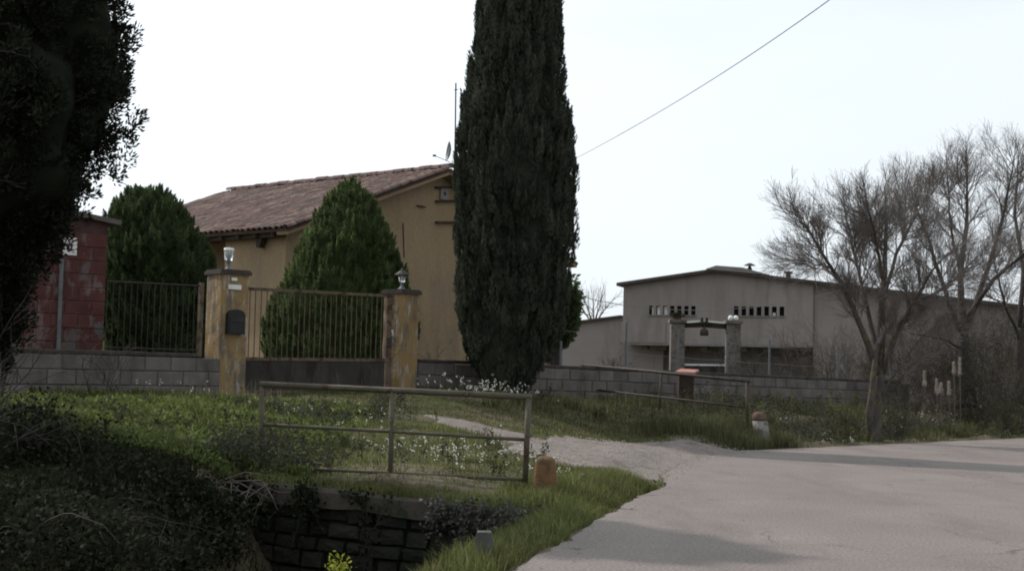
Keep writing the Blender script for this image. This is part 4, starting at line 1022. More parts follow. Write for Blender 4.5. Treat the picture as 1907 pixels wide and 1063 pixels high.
# ------------------------------------------------------------------ clipped conifers (profile of half widths seen in the photo)
def crown(Y, rows, N, L, Wd, spread, mat, name, label, cat_group=None, lump=.07, inner=.80, freq=1.6, vert=1.0, trunk=True, depth=1.0, extra=None, base=None, tip=1.0, lobes=True, zf=.55, spray=(500, .35, .10)):
    c0 = at((rows[-1][1] + rows[-1][2]) / 2, rows[-1][0], Y)
    zs, cx, rr = [], [], []
    for y, xa, xb in rows:
        a, b = at(xa, y, Y), at(xb, y, Y); zs.append((a[2] + b[2]) / 2); cx.append((a[0] + b[0]) / 2); rr.append((b[0] - a[0]) / 2)
    zs, cx, rr = (np.array(q[::-1]) for q in (zs, cx, rr))
    gz = tz(cx[0], Y) if base is None else base
    t = Thing(name, label, 'tree', V(cx[0], Y, gz), cat_group)
    z0, z1 = zs[0], zs[-1]
    w = np.interp(np.linspace(z0, z1, 400), zs, rr) + .15; cdf = np.cumsum(w); cdf /= cdf[-1]
    def lumpf(th, z):
        q = np.stack([np.cos(th) * freq * 1.6 + 20, np.sin(th) * freq * 1.6 + 20, z * freq * zf + 20], 1)
        q2 = np.stack([np.cos(th) * freq * 4 + 5, np.sin(th) * freq * 4 + 5, z * freq * 2.6 * zf], 1)
        return 1 + lump * vnoise(q) + lump * .6 * vnoise(q2)
    def pts(n, f0, f1):
        z = np.interp(RNG.random(n), cdf, np.linspace(z0, z1, 400)); th = RNG.random(n) * 2 * math.pi
        f = f0 + (f1 - f0) * RNG.random(n) ** .6
        r = np.interp(z, zs, rr) * f * lumpf(th, z)
        x = np.interp(z, zs, cx) + r * np.cos(th); y = Y + r * np.sin(th) * depth
        return np.stack([x, y, z], 1), np.stack([np.cos(th), np.sin(th), th * 0], 1)
    P, O = pts(N, .72, .93)
    D = O * spread + V(0, 0, vert) + RNG.normal(size=P.shape) * .38
    tone = .45 * RNG.random(N)
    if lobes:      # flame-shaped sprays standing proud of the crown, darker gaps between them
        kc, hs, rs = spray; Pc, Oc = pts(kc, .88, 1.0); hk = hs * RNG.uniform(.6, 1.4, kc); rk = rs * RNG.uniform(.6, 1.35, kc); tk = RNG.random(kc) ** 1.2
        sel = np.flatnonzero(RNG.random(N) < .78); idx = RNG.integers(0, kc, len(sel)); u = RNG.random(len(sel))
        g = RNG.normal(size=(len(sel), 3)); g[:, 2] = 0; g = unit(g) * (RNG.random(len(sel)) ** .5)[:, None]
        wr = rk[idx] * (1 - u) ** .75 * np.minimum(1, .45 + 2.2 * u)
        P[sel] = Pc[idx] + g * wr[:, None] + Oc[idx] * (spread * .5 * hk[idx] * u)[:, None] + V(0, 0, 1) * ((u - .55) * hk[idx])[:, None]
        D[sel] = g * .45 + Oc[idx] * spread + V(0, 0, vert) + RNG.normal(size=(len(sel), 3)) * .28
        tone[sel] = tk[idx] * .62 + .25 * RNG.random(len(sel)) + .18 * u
    P -= unit(D) * (L * .6)
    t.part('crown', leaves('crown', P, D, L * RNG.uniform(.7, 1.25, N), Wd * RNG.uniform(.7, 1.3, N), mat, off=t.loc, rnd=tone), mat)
    # dense shaded foliage inside the crown
    nz_, na = 40, 36; vs_ = []
    for z in np.linspace(z0, z1, nz_):
        th = np.arange(na) * 2 * math.pi / na; r = np.interp(z, zs, rr) * inner * lumpf(th, np.full(na, z))
        vs_.append(np.stack([np.interp(z, zs, cx) + r * np.cos(th), Y + r * np.sin(th) * depth, np.full(na, z - (z1 - z0) * .02)], 1))
    i_ = np.arange(nz_ * na).reshape(nz_, na); nx_ = np.roll(i_, -1, 1)
    q = np.stack([i_[:-1], nx_[:-1], nx_[1:], i_[1:]], -1).reshape(-1, 4)
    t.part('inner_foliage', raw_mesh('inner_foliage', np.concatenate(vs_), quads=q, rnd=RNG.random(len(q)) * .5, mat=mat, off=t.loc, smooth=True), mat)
    if trunk:
        t.part('trunk', MB().tube([V(cx[0], Y, gz - .2), V(cx[0] + .02, Y, zs[0] + .3), V(np.interp((z0 + z1) / 2, zs, cx), Y, (z0 + z1) / 2)], [.17, .14, .08], 9), 'darkbark')
    return t
cyp = [(-420, 966.2, 971.8), (-330, 942.6, 1002.4), (-230, 919.8, 1025.2), (-110, 903.1, 1038.9), (0, 890.8, 1043.2), (60, 885.1, 1044.9), (110, 875.7, 1048.3), (200, 862.2, 1056.9), (260, 854.7, 1067.3), (300, 850.9, 1070.0), (350, 849.0, 1069.0), (420, 848.8, 1065.2), (480, 849.7, 1060.3), (550, 849.0, 1054.0), (600, 855.8, 1043.2), (650, 871.7, 1024.3), (690, 892.0, 994.0), (714, 915.0, 974.0), (730, 936.0, 958.0)]
crown(28.3, cyp, 260000, .10, .022, .20, 'cypress', 'cypress_tree', 'tall dense dark green cypress standing before the block wall', lump=.085, freq=1.7, zf=.28, spray=(1700, .42, .115), inner=.80)
b2 = [(336, 646, 660), (350, 632, 676), (372, 610, 697), (400, 592, 713), (450, 566, 733), (500, 540, 752), (550, 516, 764), (600, 502, 768), (650, 495, 766), (690, 500, 760), (712, 515, 750)]
crown(30.6, b2, 170000, .085, .022, .45, 'thuja', 'clipped_thuja', 'cone-shaped clipped thuja behind the gate', 'clipped thujas in the yard', lump=.11, freq=2.2, spray=(1500, .2, .075), inner=.82)
b1 = [(350, 262, 296), (358, 240, 312), (375, 222, 332), (400, 206, 356), (450, 199, 386), (500, 195, 400), (560, 193, 402), (620, 196, 398), (680, 205, 390)]
crown(29.5, b1, 170000, .085, .022, .45, 'thujad', 'clipped_thuja', 'round-topped clipped thuja between the red shed and the house', 'clipped thujas in the yard', lump=.19, freq=2.4, spray=(1400, .2, .078), inner=.82)
# small leafy tree at the right of the cypress
sb = [(520, 1035, 1062), (545, 1025, 1072), (580, 1018, 1074), (610, 1010, 1070), (636, 1015, 1055)]
crown(33.5, sb, 7000, .13, .06, .7, 'thujad', 'leafy_shrub', 'small leafy shrub peeping out right of the cypress', lump=.25, freq=3, vert=.2, inner=.5)

# big dark conifer on the left, loose lobed crown
def big_conifer():
    Y = 16.4; gz = tz(-6.5, Y)
    ax = at(-70, 600, Y)[0]
    prof = [(-440, 15), (-360, 90), (-230, 190), (-120, 245), (0, 285), (60, 275), (110, 268), (170, 296), (220, 285), (260, 268), (300, 258), (350, 236), (400, 196), (450, 152), (500, 126), (550, 108), (600, 98), (650, 85), (690, 60)]
    zs = np.array([at(0, y, Y)[2] for y, _ in prof][::-1]); rr = np.array([r * Y / F_PX for _, r in prof][::-1])
    t = Thing('conifer_tree', 'big dark loose conifer filling the left edge', 'tree', V(ax, Y, gz))
    nb = 640; zb = RNG.uniform(zs[0] + .05, zs[-1] - .1, nb * 3); keep = RNG.random(nb * 3) < np.interp(zb, zs, rr) / rr.max() + .1; zb = zb[keep][:nb]; nb = len(zb)
    tb = RNG.random(nb) * 6.283; Rb = np.interp(zb, zs, rr) * RNG.uniform(.8, 1.04, nb); per_b = 11
    u = RNG.uniform(.45, 1.0, (nb, per_b)) ** .8; sw = RNG.normal(size=(nb, per_b, 3)) * V(.075, .075, .10)
    cen = np.stack([ax + Rb[:, None] * u * np.cos(tb)[:, None], Y + Rb[:, None] * u * np.sin(tb)[:, None], zb[:, None] + .45 * (u - 1) + .25 * (u - .8) ** 2 * 4 * .3], -1) + sw
    O = np.repeat(np.stack([np.cos(tb), np.sin(tb), tb * 0], 1)[:, None], per_b, 1).reshape(-1, 3); cen = cen.reshape(-1, 3); nc = len(cen)
    per = 74; cr_ = RNG.uniform(.06, .13, nc)
    g = RNG.normal(size=(nc, per, 3)); g /= np.linalg.norm(g, axis=2)[..., None]
    P = (cen[:, None] + g * (cr_[:, None] * RNG.random((nc, per)) ** .4)[..., None] * V(1, 1, 1.2)).reshape(-1, 3)
    D = (g * .7 + O[:, None] * .5 + V(0, 0, .55) + RNG.normal(size=g.shape) * .3).reshape(-1, 3)
    n = len(P)
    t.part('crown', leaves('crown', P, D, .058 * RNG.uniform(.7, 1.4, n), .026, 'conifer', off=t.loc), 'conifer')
    nz_, na = 50, 40; vs_ = []
    for zz in np.linspace(zs[0] + .1, zs[-1] - .2, nz_):
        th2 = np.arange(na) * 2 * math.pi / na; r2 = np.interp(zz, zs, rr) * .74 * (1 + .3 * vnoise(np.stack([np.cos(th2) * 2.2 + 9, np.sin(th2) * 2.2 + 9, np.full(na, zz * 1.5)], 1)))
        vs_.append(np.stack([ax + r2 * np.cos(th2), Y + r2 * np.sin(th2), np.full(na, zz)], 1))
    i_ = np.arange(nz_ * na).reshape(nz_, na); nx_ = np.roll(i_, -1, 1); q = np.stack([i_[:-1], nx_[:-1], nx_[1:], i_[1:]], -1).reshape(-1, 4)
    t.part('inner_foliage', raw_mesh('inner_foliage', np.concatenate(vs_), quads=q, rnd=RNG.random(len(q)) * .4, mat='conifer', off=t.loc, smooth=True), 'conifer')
    m = MB(); m.tube([V(ax, Y, gz - .2), V(ax + .03, Y, gz + 2.5), V(ax, Y, zs[-1] - .8)], [.24, .19, .04], 10); t.part('trunk', m, 'darkbark')
    for k in range(90):
        zz = RNG.uniform(zs[0] + .1, zs[-1] - .6); a = RNG.random() * 6.283; R_ = np.interp(zz, zs, rr) * .85
        p = V(ax, Y, zz - R_ * .35); q = V(ax + R_ * math.cos(a), Y + R_ * math.sin(a), zz)
        t.part('limb', MB().tube([p, (p + q) / 2 + V(0, 0, -.05), q], [.03, .02, .008], 5), 'darkbark')
big_conifer()

# ------------------------------------------------------------------ branching plants
def rot_dir(d, ang):
    a = nrm(np.cross(d, RNG.normal(size=3))); return nrm(d * math.cos(ang) + a * math.sin(ang))
def grow(p, d, L, r, level, out, curl=.25, wob=.16, kids=(5, 5, 4), ang=(.45, .9), nseg=4, lenf=(.42, .72)):
    pts = [p]; dirs = [d]; dd = d
    for i in range(nseg):
        dd = nrm(dd + V(0, 0, curl / nseg) + RNG.normal(size=3) * wob); pts.append(pts[-1] + dd * L / nseg); dirs.append(dd)
    rad_ = np.linspace(r, max(r * .32, .0026), nseg + 1); out.append((level, np.array(pts), rad_))
    if level <= 0: return
    k = kids[min(level - 1, len(kids) - 1)]; k = max(1, int(k + RNG.integers(-1, 2)))
    for i in range(k):
        s = RNG.uniform(.2, 1.0) * nseg; j = min(int(s), nseg - 1); f = s - j
        q = pts[j] * (1 - f) + pts[j + 1] * f
        grow(q, rot_dir(dirs[j + 1], RNG.uniform(*ang)), L * RNG.uniform(*lenf) * (1.1 - .4 * s / nseg), rad_[j] * .55, level - 1, out, curl, wob * .8, kids, ang, nseg, lenf)
def limb(pts, n=9):
    pts = np.array(pts); t = np.linspace(0, 1, len(pts)); tt = np.linspace(0, 1, n)
    return np.stack([np.interp(tt, t, pts[:, k]) for k in range(3)], 1) + RNG.normal(size=(n, 3)) * .015
def branch_tree(name, label, base, limbs, mats=('bark', 'twig'), group=None, per=12, L=1.6, level=2, cat='tree', twigr=.013, kids=(5, 5, 4), spread=(.4, .95), curl=.3, boost=1.0):
    t = Thing(name, label, cat, base, group)
    tr = MB(); out = []
    for k, (pts, r0, r1, nsp) in enumerate(limbs):
        lp = limb(pts, 10); rr = np.linspace(r0, r1, 10)
        if k == 0: tr.tube(lp, rr, 10)
        else: tr.tube(lp, rr, 7)
        for i in range(int(nsp * boost)):
            s = RNG.uniform(.30 if k else .75, 1.0) * 9; j = min(int(s), 8); q = lp[j] + (lp[j + 1] - lp[j]) * (s - j); dd = nrm(lp[j + 1] - lp[j])
            grow(q, rot_dir(dd, RNG.uniform(*spread)), L * RNG.uniform(.55, 1.1), min(rr[j] * .5, twigr * 1.6), level, out, curl=curl, kids=kids, wob=.11, lenf=(.45, .85), ang=(.35, .8))
        if k: grow(lp[-1], nrm(lp[-1] - lp[-2]), L * .8, r1, level, out, curl=curl, kids=kids, wob=.11, lenf=(.45, .85), ang=(.35, .8))
    t.part('trunk', tr, mats[0], smooth=True)
    tw = MB()
    for lv, pts, rr in out: tw.tube(pts, rr, 3 if lv == 0 else 4, caps=False)
    t.part('crown', tw, mats[1])
    return t
YA = 31.5
A = lambda px, py, dy=0: at(px, py, YA + dy)
branch_tree('bare_tree', 'bare grey multi-stemmed tree at the roadside before the warehouse', A(1625, 826),
    [([A(1627, 840), A(1632, 760), A(1640, 690)], .145, .10, 0),
     ([A(1622, 840), A(1618, 770, -.2), A(1626, 700, -.3), A(1634, 640, -.2)], .09, .06, 0),
     ([A(1640, 690), A(1643, 560), A(1648, 480, .2), A(1650, 400, .3)], .10, .03, 9),
     ([A(1638, 700), A(1612, 630, -.3), A(1575, 540, -.8), A(1530, 470, -1.2), A(1490, 412, -1.5)], .085, .018, 13),
     ([A(1640, 690), A(1620, 600, .4), A(1600, 510, .8), A(1580, 425, 1.1)], .07, .02, 11),
     ([A(1642, 695), A(1668, 628, -.3), A(1702, 560, -.8), A(1745, 490, -1.3)], .08, .02, 12),
     ([A(1646, 560), A(1672, 470, .6), A(1700, 410, 1.2), A(1722, 375, 1.4)], .05, .018, 11),
     ([A(1645, 520), A(1632, 450, -.6), A(1616, 385, -1.0)], .045, .016, 10),
     ([A(1560, 520, -.8), A(1535, 500, -.2), A(1510, 488, .4), A(1485, 484, .6)], .03, .012, 8),
     ([A(1700, 565, -.8), A(1750, 540, -.2), A(1800, 505, .2)], .035, .014, 8),
     ([A(1634, 750), A(1655, 715, -.2), A(1690, 660, -.4), A(1735, 610, -.6)], .03, .01, 6)],
    L=.98, level=2, kids=(9, 8, 5), twigr=.010, boost=2.6)
YB = 41.0
B = lambda px, py, dy=0: at(px, py, YB + dy)
branch_tree('bare_tree', 'taller bare tree with dark trunk behind the white plumes', B(1803, 752),
    [([B(1804, 758), B(1798, 690), B(1795, 620)], .24, .15, 0),
     ([B(1795, 620), B(1790, 520), B(1800, 420, .3), B(1802, 330, .5)], .12, .03, 11),
     ([B(1796, 630), B(1760, 540, -.5), B(1730, 450, -1), B(1700, 370, -1.3)], .09, .02, 12),
     ([B(1796, 625), B(1830, 530, .5), B(1862, 430, .8), B(1885, 320, 1)], .10, .025, 13),
     ([B(1797, 600), B(1850, 520, -.8), B(1910, 470, -1.2), B(1960, 420, -1.5)], .08, .02, 12),
     ([B(1790, 520), B(1770, 420, .7), B(1765, 340, 1)], .05, .02, 9),
     ([B(1797, 650), B(1750, 628, -.4), B(1700, 622, -.7)], .04, .015, 6)],
    L=1.25, level=2, kids=(9, 8, 5), twigr=.012, boost=2.2, mats=('darkbark', 'twig'))
YC = 44.0
Cc = lambda px, py, dy=0: at(px, py, YC + dy)
branch_tree('bare_tree', 'dark bare tree cut off by the right edge', Cc(1900, 745),
    [([Cc(1901, 752), Cc(1899, 680), Cc(1902, 610)], .2, .13, 0),
     ([Cc(1902, 610), Cc(1905, 500, .4), Cc(1890, 400, .6), Cc(1895, 310, .8)], .1, .02, 12),
     ([Cc(1902, 620), Cc(1940, 520, -.4), Cc(1970, 400, -.8)], .08, .02, 9),
     ([Cc(1901, 640), Cc(1870, 560, -.6), Cc(1850, 480, -1)], .06, .02, 9)], mats=('darkbark', 'twig'), L=1.2, level=2, kids=(9, 7, 4), boost=1.4, twigr=.012)
# far pale tree behind the annex
branch_tree('bare_tree', 'small faint bare tree behind the lean-to annex', at(1105, 660, 78),
    [([at(1105, 665, 78), at(1105, 600, 78)], .18, .12, 0)] + [([at(1105, 605, 78), at(1105 + dx * .5, 585, 78 + dy), at(1105 + dx, 566, 78 + dy)], .07, .02, 5) for dx, dy in ((-28, 1), (-14, -1), (0, .5), (14, -1), (30, 1))],
    mats=('twig', 'twig'), L=1.3, level=1, kids=(6, 5, 4))

def shrub(label, base, n, L, mat, group=None, level=2, spread=.6, kids=(4, 4, 3), r=.012, curl=.1, name='bare_shrub', lean=(0, 0, 0), leaf=None):
    base = np.asarray(base, float); t = Thing(name, label, 'shrub', base, group); out = []
    for i in range(n):
        d = nrm(V(RNG.normal() * spread, RNG.normal() * spread, 1) + V(*lean)); p = base + V(RNG.normal() * .12, RNG.normal() * .12, -.05)
        grow(p, d, L * RNG.uniform(.6, 1.15), r, level, out, curl=curl, wob=.2, kids=kids, nseg=4)
    m = MB()
    for lv, pts, rr in out: m.tube(pts, rr, 4 if lv else 3, caps=False)
    t.part('branches', m, mat)
    if leaf:
        mt, per, sz = leaf; P = np.concatenate([pts[1:] for lv, pts, rr in out if lv <= 1]); P = np.repeat(P, per, 0); P = P + RNG.normal(size=P.shape) * sz * 1.2
        t.part('foliage', leaves('foliage', P, RNG.normal(size=P.shape) + V(0, 0, .2), sz * RNG.uniform(.6, 1.3, len(P)), sz * .62, mt, off=base, fold=.08), mt)
    return t
# thicket along the wall on the right
for k, (px, py, Y, n, L, lab) in enumerate([
    (1690, 742, 36.5, 14, 1.9, 'brown twiggy shrub just right of the roadside tree'),
    (1745, 745, 43.0, 16, 3.0, 'tall brown twiggy shrub behind the white plumes'),
    (1850, 745, 43.5, 16, 3.0, 'brown twiggy shrub between the two dark trunks at right'),
    (1890, 742, 38.0, 16, 2.2, 'brown twiggy shrub at the right edge of the hedge'),
    (1560, 725, 41.0, 12, 1.9, 'sparse grey shrub behind the wall left of the roadside tree'),
    (1470, 715, 40.5, 12, 1.7, 'sparse grey shrub behind the wall beyond the far railing end'),
    (1930, 735, 47.0, 16, 3.8, 'dense dark shrub cut by the right edge'),
    (1400, 712, 40.0, 9, 1.5, 'thin grey shrub right of the stone portal'),
    (1610, 725, 44.0, 13, 2.5, 'grey twiggy shrub behind the roadside tree trunk'),
    (1790, 740, 48.0, 15, 3.4, 'dark twiggy shrub behind the trunk of the taller tree'),
    (1715, 742, 40.0, 14, 2.0, 'brown twiggy shrub just behind the leftmost plume'),
    (1770, 742, 41.5, 14, 2.4, 'brown twiggy shrub touching the left side of the dark trunk'),
    (1825, 742, 40.5, 15, 2.3, 'brown twiggy shrub touching the right side of the dark trunk'),
    (1870, 742, 46.0, 15, 3.3, 'tall brown shrub between the dark trunk and the right edge'),
    (1650, 730, 42.0, 12, 2.0, 'grey twiggy shrub close behind the roadside tree foot'),
    (1520, 720, 42.5, 10, 1.7, 'grey shrub midway between far railing and roadside tree'),
    (1140, 690, 38.0, 7, .8, 'low grey shrub behind the wall in front of the annex')]):
    b = at(px, py, Y); shrub(lab, (b[0], Y, tz(b[0], Y)), int(n * 1.4), L, 'thicket', 'bare shrubs of the right-hand hedge', kids=(6, 6, 3), leaf=('scrub', 1, .05) if k in (3, 6, 11, 12, 13, 14) else None)
# undergrowth in the far ditch
for (px, py, Y, n, L, lab) in [(1480, 812, 29.9, 10, .75, 'dry twiggy bush in the far ditch near the rusty bollard'), (1545, 815, 30.6, 10, .8, 'dry twiggy bush in the far ditch left of the tree foot'),
                               (1665, 818, 32.0, 11, .8, 'dark leafy bush at the foot of the roadside tree'), (1300, 755, 31.0, 8, .6, 'small dry bush under the pink topped cabinet')]:
    b = at(px, py, Y); shrub(lab, (b[0], Y, tz(b[0], Y)), n, L, 'thicket', 'bushes in the far ditch', spread=.8, leaf=('ivy', 1, .05))
# dry shrubs at the house foot by the cypress
b = at(822, 668, 31.5); shrub('dry bare shrub behind the wall left of the cypress', (b[0], 31.5, tz(b[0], 31.5)), 6, .9, 'dry', level=2)

# bare twigs hanging in front of the big conifer
for (px, py, Y, n, L, lean, lab) in [(-60, 760, 13.5, 7, 1.5, (.45, -.1, 0), 'bare arching shrub in front of the big conifer'), (-140, 420, 15.0, 6, 2.4, (.9, -.2, .1), 'bare branches reaching across the big conifer'),
                                     (205, 700, 22.3, 7, 1.1, (.5, 0, 0), 'bare straggly shrub before the block wall below the shed')]:
    b = at(px, py, Y)
    if py < 500:
        t = Thing('bare_tree', 'thin bare tree at the left edge with branches crossing the conifer', 'tree', V(b[0], Y, tz(b[0], Y))); out = []; tr = MB()
        st = np.array([V(b[0] - .2, Y, tz(b[0], Y) - .1), V(b[0] - .1, Y, 2.0), V(b[0], Y, 3.6), V(b[0], Y + .1, 5.2)]); tr.tube(limb(st, 8), np.linspace(.09, .02, 8), 7); t.part('trunk', tr, 'bark')
        for z in np.linspace(1.7, 4.8, 11): grow(V(b[0] - .08, Y - .02, z), nrm(V(1, RNG.normal() * .25 - .15, RNG.uniform(.1, .5))), RNG.uniform(.6, 1.05), .011, 2, out, curl=.35, kids=(3, 4, 3))
        m = MB()
        for lv, pts, rr in out: m.tube(pts, rr, 4, caps=False)
        t.part('crown', m, 'darkbark')
    else: shrub(lab, (b[0], Y, tz(b[0], Y)), n, L, 'thicket' if px > 0 else 'darkbark', lean=lean, spread=.35, level=2, kids=(3, 4, 3))

# ------------------------------------------------------------------ brambles
def bramble(label, c, size, nl, ncane, leaf=.06, mat='bramble', group='bramble mounds round the ditch'):
    c = np.asarray(c, float); t = Thing('bramble_bush', label, 'bush', V(c[0], c[1], tz(c[0], c[1])), group)
    k = nl // 14; th = RNG.random(k) * 6.283; ph = np.arccos(RNG.uniform(-.6, 1, k)); f = RNG.uniform(.35, 1.0, k) * (1 + .3 * vnoise(np.stack([np.cos(th) * 2 + c[0], np.sin(th) * 2 + c[1], ph * 2], 1)))
    cen = np.stack([c[0] + size[0] * f * np.sin(ph) * np.cos(th), c[1] + size[1] * f * np.sin(ph) * np.sin(th), c[2] + size[2] * f * np.cos(ph)], 1)
    lo = terrain(cen[:, 0], cen[:, 1]); cen[:, 2] = np.maximum(cen[:, 2], lo + .03)
    P = np.repeat(cen, 14, 0) + RNG.normal(size=(k * 14, 3)) * .07
    t.part('foliage', leaves('foliage', P, RNG.normal(size=P.shape) + V(0, 0, .35), leaf * RNG.uniform(.6, 1.4, len(P)), leaf * .7, mat, off=t.loc, fold=.08), mat)
    m = MB()
    for i in range(int(ncane * .6)):
        a = RNG.random() * 6.283; R_ = RNG.uniform(.7, 1.25); p0 = c + V(RNG.normal() * size[0] * .3, RNG.normal() * size[1] * .3, -.1)
        p2 = c + V(math.cos(a) * size[0] * R_, math.sin(a) * size[1] * R_, RNG.uniform(-.1, .5) * size[2]); p1 = (p0 + p2) / 2 + V(0, 0, size[2] * RNG.uniform(.9, 1.5))
        s = np.linspace(0, 1, 9)[:, None]; pts = p0 * (1 - s) ** 2 + 2 * p1 * s * (1 - s) + p2 * s ** 2
        m.tube(pts + RNG.normal(size=pts.shape) * .012, np.linspace(.006, .002, 9) * RNG.uniform(.5, 1.2), 4, caps=False)
    t.part('canes', m, 'cane')
    return t
bramble('dark bramble mound at the lower left corner', (-3.9, 11.6, -.1), (1.3, 1.3, .40), 9000, 60, leaf=.055)
bramble('dark bramble mound at the left edge below the conifer', (-5.1, 14.2, .3), (1.3, 1.2, .7), 11000, 70, leaf=.055)
bramble('dark bramble slope left of the culvert', (-3.6, 13.5, -.35), (.9, 1.1, .42), 7000, 50, leaf=.055)
bramble('bramble bush growing through the left end of the near railing', (-2.75, 15.95, .28), (.8, .45, .48), 3000, 34, leaf=.045, mat='ivy')
bramble('low dark bramble on the bank just left of the culvert wall', (-3.15, 14.35, -.35), (.55, .5, .5), 4500, 20, leaf=.05)
bramble('grey bramble tangle over the ditch bottom at lower left', (-2.5, 10.6, -.75), (.9, 1.1, .4), 6000, 40, leaf=.055)
# pale leaved bramble hanging over the culvert face
def hanging():
    t = Thing('bramble_bush', 'pale leaved bramble trailing down the right end of the culvert', 'bush', V(-.05, 13.85, .05), 'bramble mounds round the ditch'); m = MB(); PP = []
    for i in range(24):
        s = RNG.uniform(.68, 1.0); p = V(*(SA + (SB - SA) * s), 0) + V(*SN, 0) * .3; p[2] = .08 - .05 * s; L = RNG.uniform(.15, .6) * (.5 + s * .6)
        k = np.linspace(0, 1, 7); pts = p + np.stack([k * RNG.normal() * .15 + V(0)[0], SN[1] * .10 * np.sin(k * 3), -L * k], 1); m.tube(pts, .004, 3, caps=False); PP.append(pts)
    P = np.repeat(np.concatenate(PP), 7, 0); P = P + RNG.normal(size=P.shape) * .04
    t.part('stems', m, 'cane'); t.part('foliage', leaves('foliage', P, RNG.normal(size=P.shape) + V(0, -.5, 0), .05 * RNG.uniform(.6, 1.3, len(P)), .036, 'pale_bramble', off=t.loc, fold=.08), 'pale_bramble')
hanging()
def ivy_face():
    t = Thing('ivy', 'dark ivy trailing over the slab on the left half of the culvert face', 'ivy', V(-2.3, 15.0, .1)); m = MB(); PP = []
    for i in range(32):
        s = RNG.choice([RNG.uniform(.0, .7), RNG.uniform(-.06, .05), RNG.uniform(-.06, .03), RNG.normal() * .025 + .24]); p = V(*(SA + (SB - SA) * s), 0) + V(*SN, 0) * .29; p[2] = .14 - .1 * s; L = RNG.uniform(.1, .75)
        k = np.linspace(0, 1, 8); pts = p + np.stack([k * RNG.normal() * .2, -.06 * np.sin(k * 3), -L * k], 1); m.tube(pts, .004, 3, caps=False); PP.append(pts)
    P = np.repeat(np.concatenate(PP), 6, 0); P = P + RNG.normal(size=P.shape) * .035
    t.part('stems', m, 'cane', kind='stuff'); t.part('foliage', leaves('foliage', P, RNG.normal(size=P.shape) + V(0, -.5, 0), .05 * RNG.uniform(.6, 1.3, len(P)), .036, 'bramble', off=t.loc, fold=.08), 'bramble')
ivy_face()
def roots():
    t = Thing('dry_roots', 'pale dry stems and roots hanging at the left end of the culvert', 'roots', V(-2.95, 15.0, .1)); m = MB()
    for i in range(34):
        p = V(RNG.uniform(-3.6, -2.55), RNG.uniform(14.6, 15.1), RNG.uniform(0.08, .2)); q = p + V(RNG.normal() * .25, -RNG.uniform(.05, .3), -RNG.uniform(.1, .5)); mid = (p + q) / 2 + RNG.normal(size=3) * .07
        m.tube([p, mid, q], [.007, .006, .003], 4, caps=False)
    for i in range(7):
        p = V(RNG.uniform(-3.9, -3.0), RNG.uniform(14.4, 15.0), RNG.uniform(.0, .2)); q = p + V(RNG.uniform(.5, 1.1), RNG.normal() * .1, RNG.normal() * .1)
        m.tube([p, (p + q) / 2 + V(0, 0, .08), q], [.006, .006, .003], 4, caps=False)
    t.part('stems', m, 'dry')
roots()
# small yellow-green plant at the bottom edge
def yellow_plant():
    c = at(636, 1100, 10.2); t = Thing('yellow_plant', 'small yellow-green spurge plant at the bottom edge in the ditch', 'plant', V(c[0], c[1], tz(c[0], c[1]))); m = MB(); PP = []
    for i in range(9):
        top = c + V(RNG.normal() * .05, RNG.normal() * .05, 0.02 + RNG.random() * .15); p0 = V(c[0] + RNG.normal() * .02, c[1], tz(c[0], c[1])); m.tube([p0, (p0 + top) / 2 + RNG.normal(size=3) * .02, top], .006, 5)
        PP.append(top + RNG.normal(size=(26, 3)) * V(.018, .018, .05))
    P = np.concatenate(PP); t.part('stem', m, 'cane'); t.part('leaf', leaves('leaf', P, RNG.normal(size=P.shape) + V(0, 0, 1), .036, .014, 'yellow', off=t.loc), 'yellow', kind='stuff', label='yellow-green pointed leaves')
yellow_plant()
# pampas plumes
for (px, yt, yb, Y, lab) in [(1721, 693, 718, 36.0, 'white pampas plume leftmost of the group right of the tree'), (1744, 707, 733, 35.5, 'white pampas plume second from the left by the ditch'),
                             (1752, 715, 732, 35.7, 'short faint pampas plume between two brighter ones'), (1767, 712, 735, 35.4, 'pinkish pampas plume at the right of the low group'),
                             (1787, 668, 698, 37.0, 'tall pale pampas plume beside the dark trunk'), (1776, 676, 696, 37.2, 'thin tall pampas plume left of the dark trunk')]:
    a, b = at(px, yt, Y), at(px + 1, yb, Y); g = V(b[0] + .05, Y, tz(b[0], Y))
    t = Thing('pampas_plume', lab, 'plume', g, 'pampas plumes right of the roadside tree')
    t.part('stem', MB().tube([g, b, a], [.012, .01, .004], 5), 'dry')
    k = RNG.random(420); P = b + (a - b) * k[:, None] + RNG.normal(size=(420, 3)) * V(.02, .02, .02) * (1.15 - k)[:, None]
    t.part('plume_head', leaves('plume_head', P, RNG.normal(size=P.shape) * .5 + V(0, 0, 1), .06, .012, 'plume', off=g), 'plume')
    n = 260; P = g + RNG.normal(size=(n, 3)) * V(.16, .16, 0); t.part('leaves', blades('leaves', P, RNG.uniform(.5, 1.0, n), .02, .5, 'rough', off=g), 'rough')

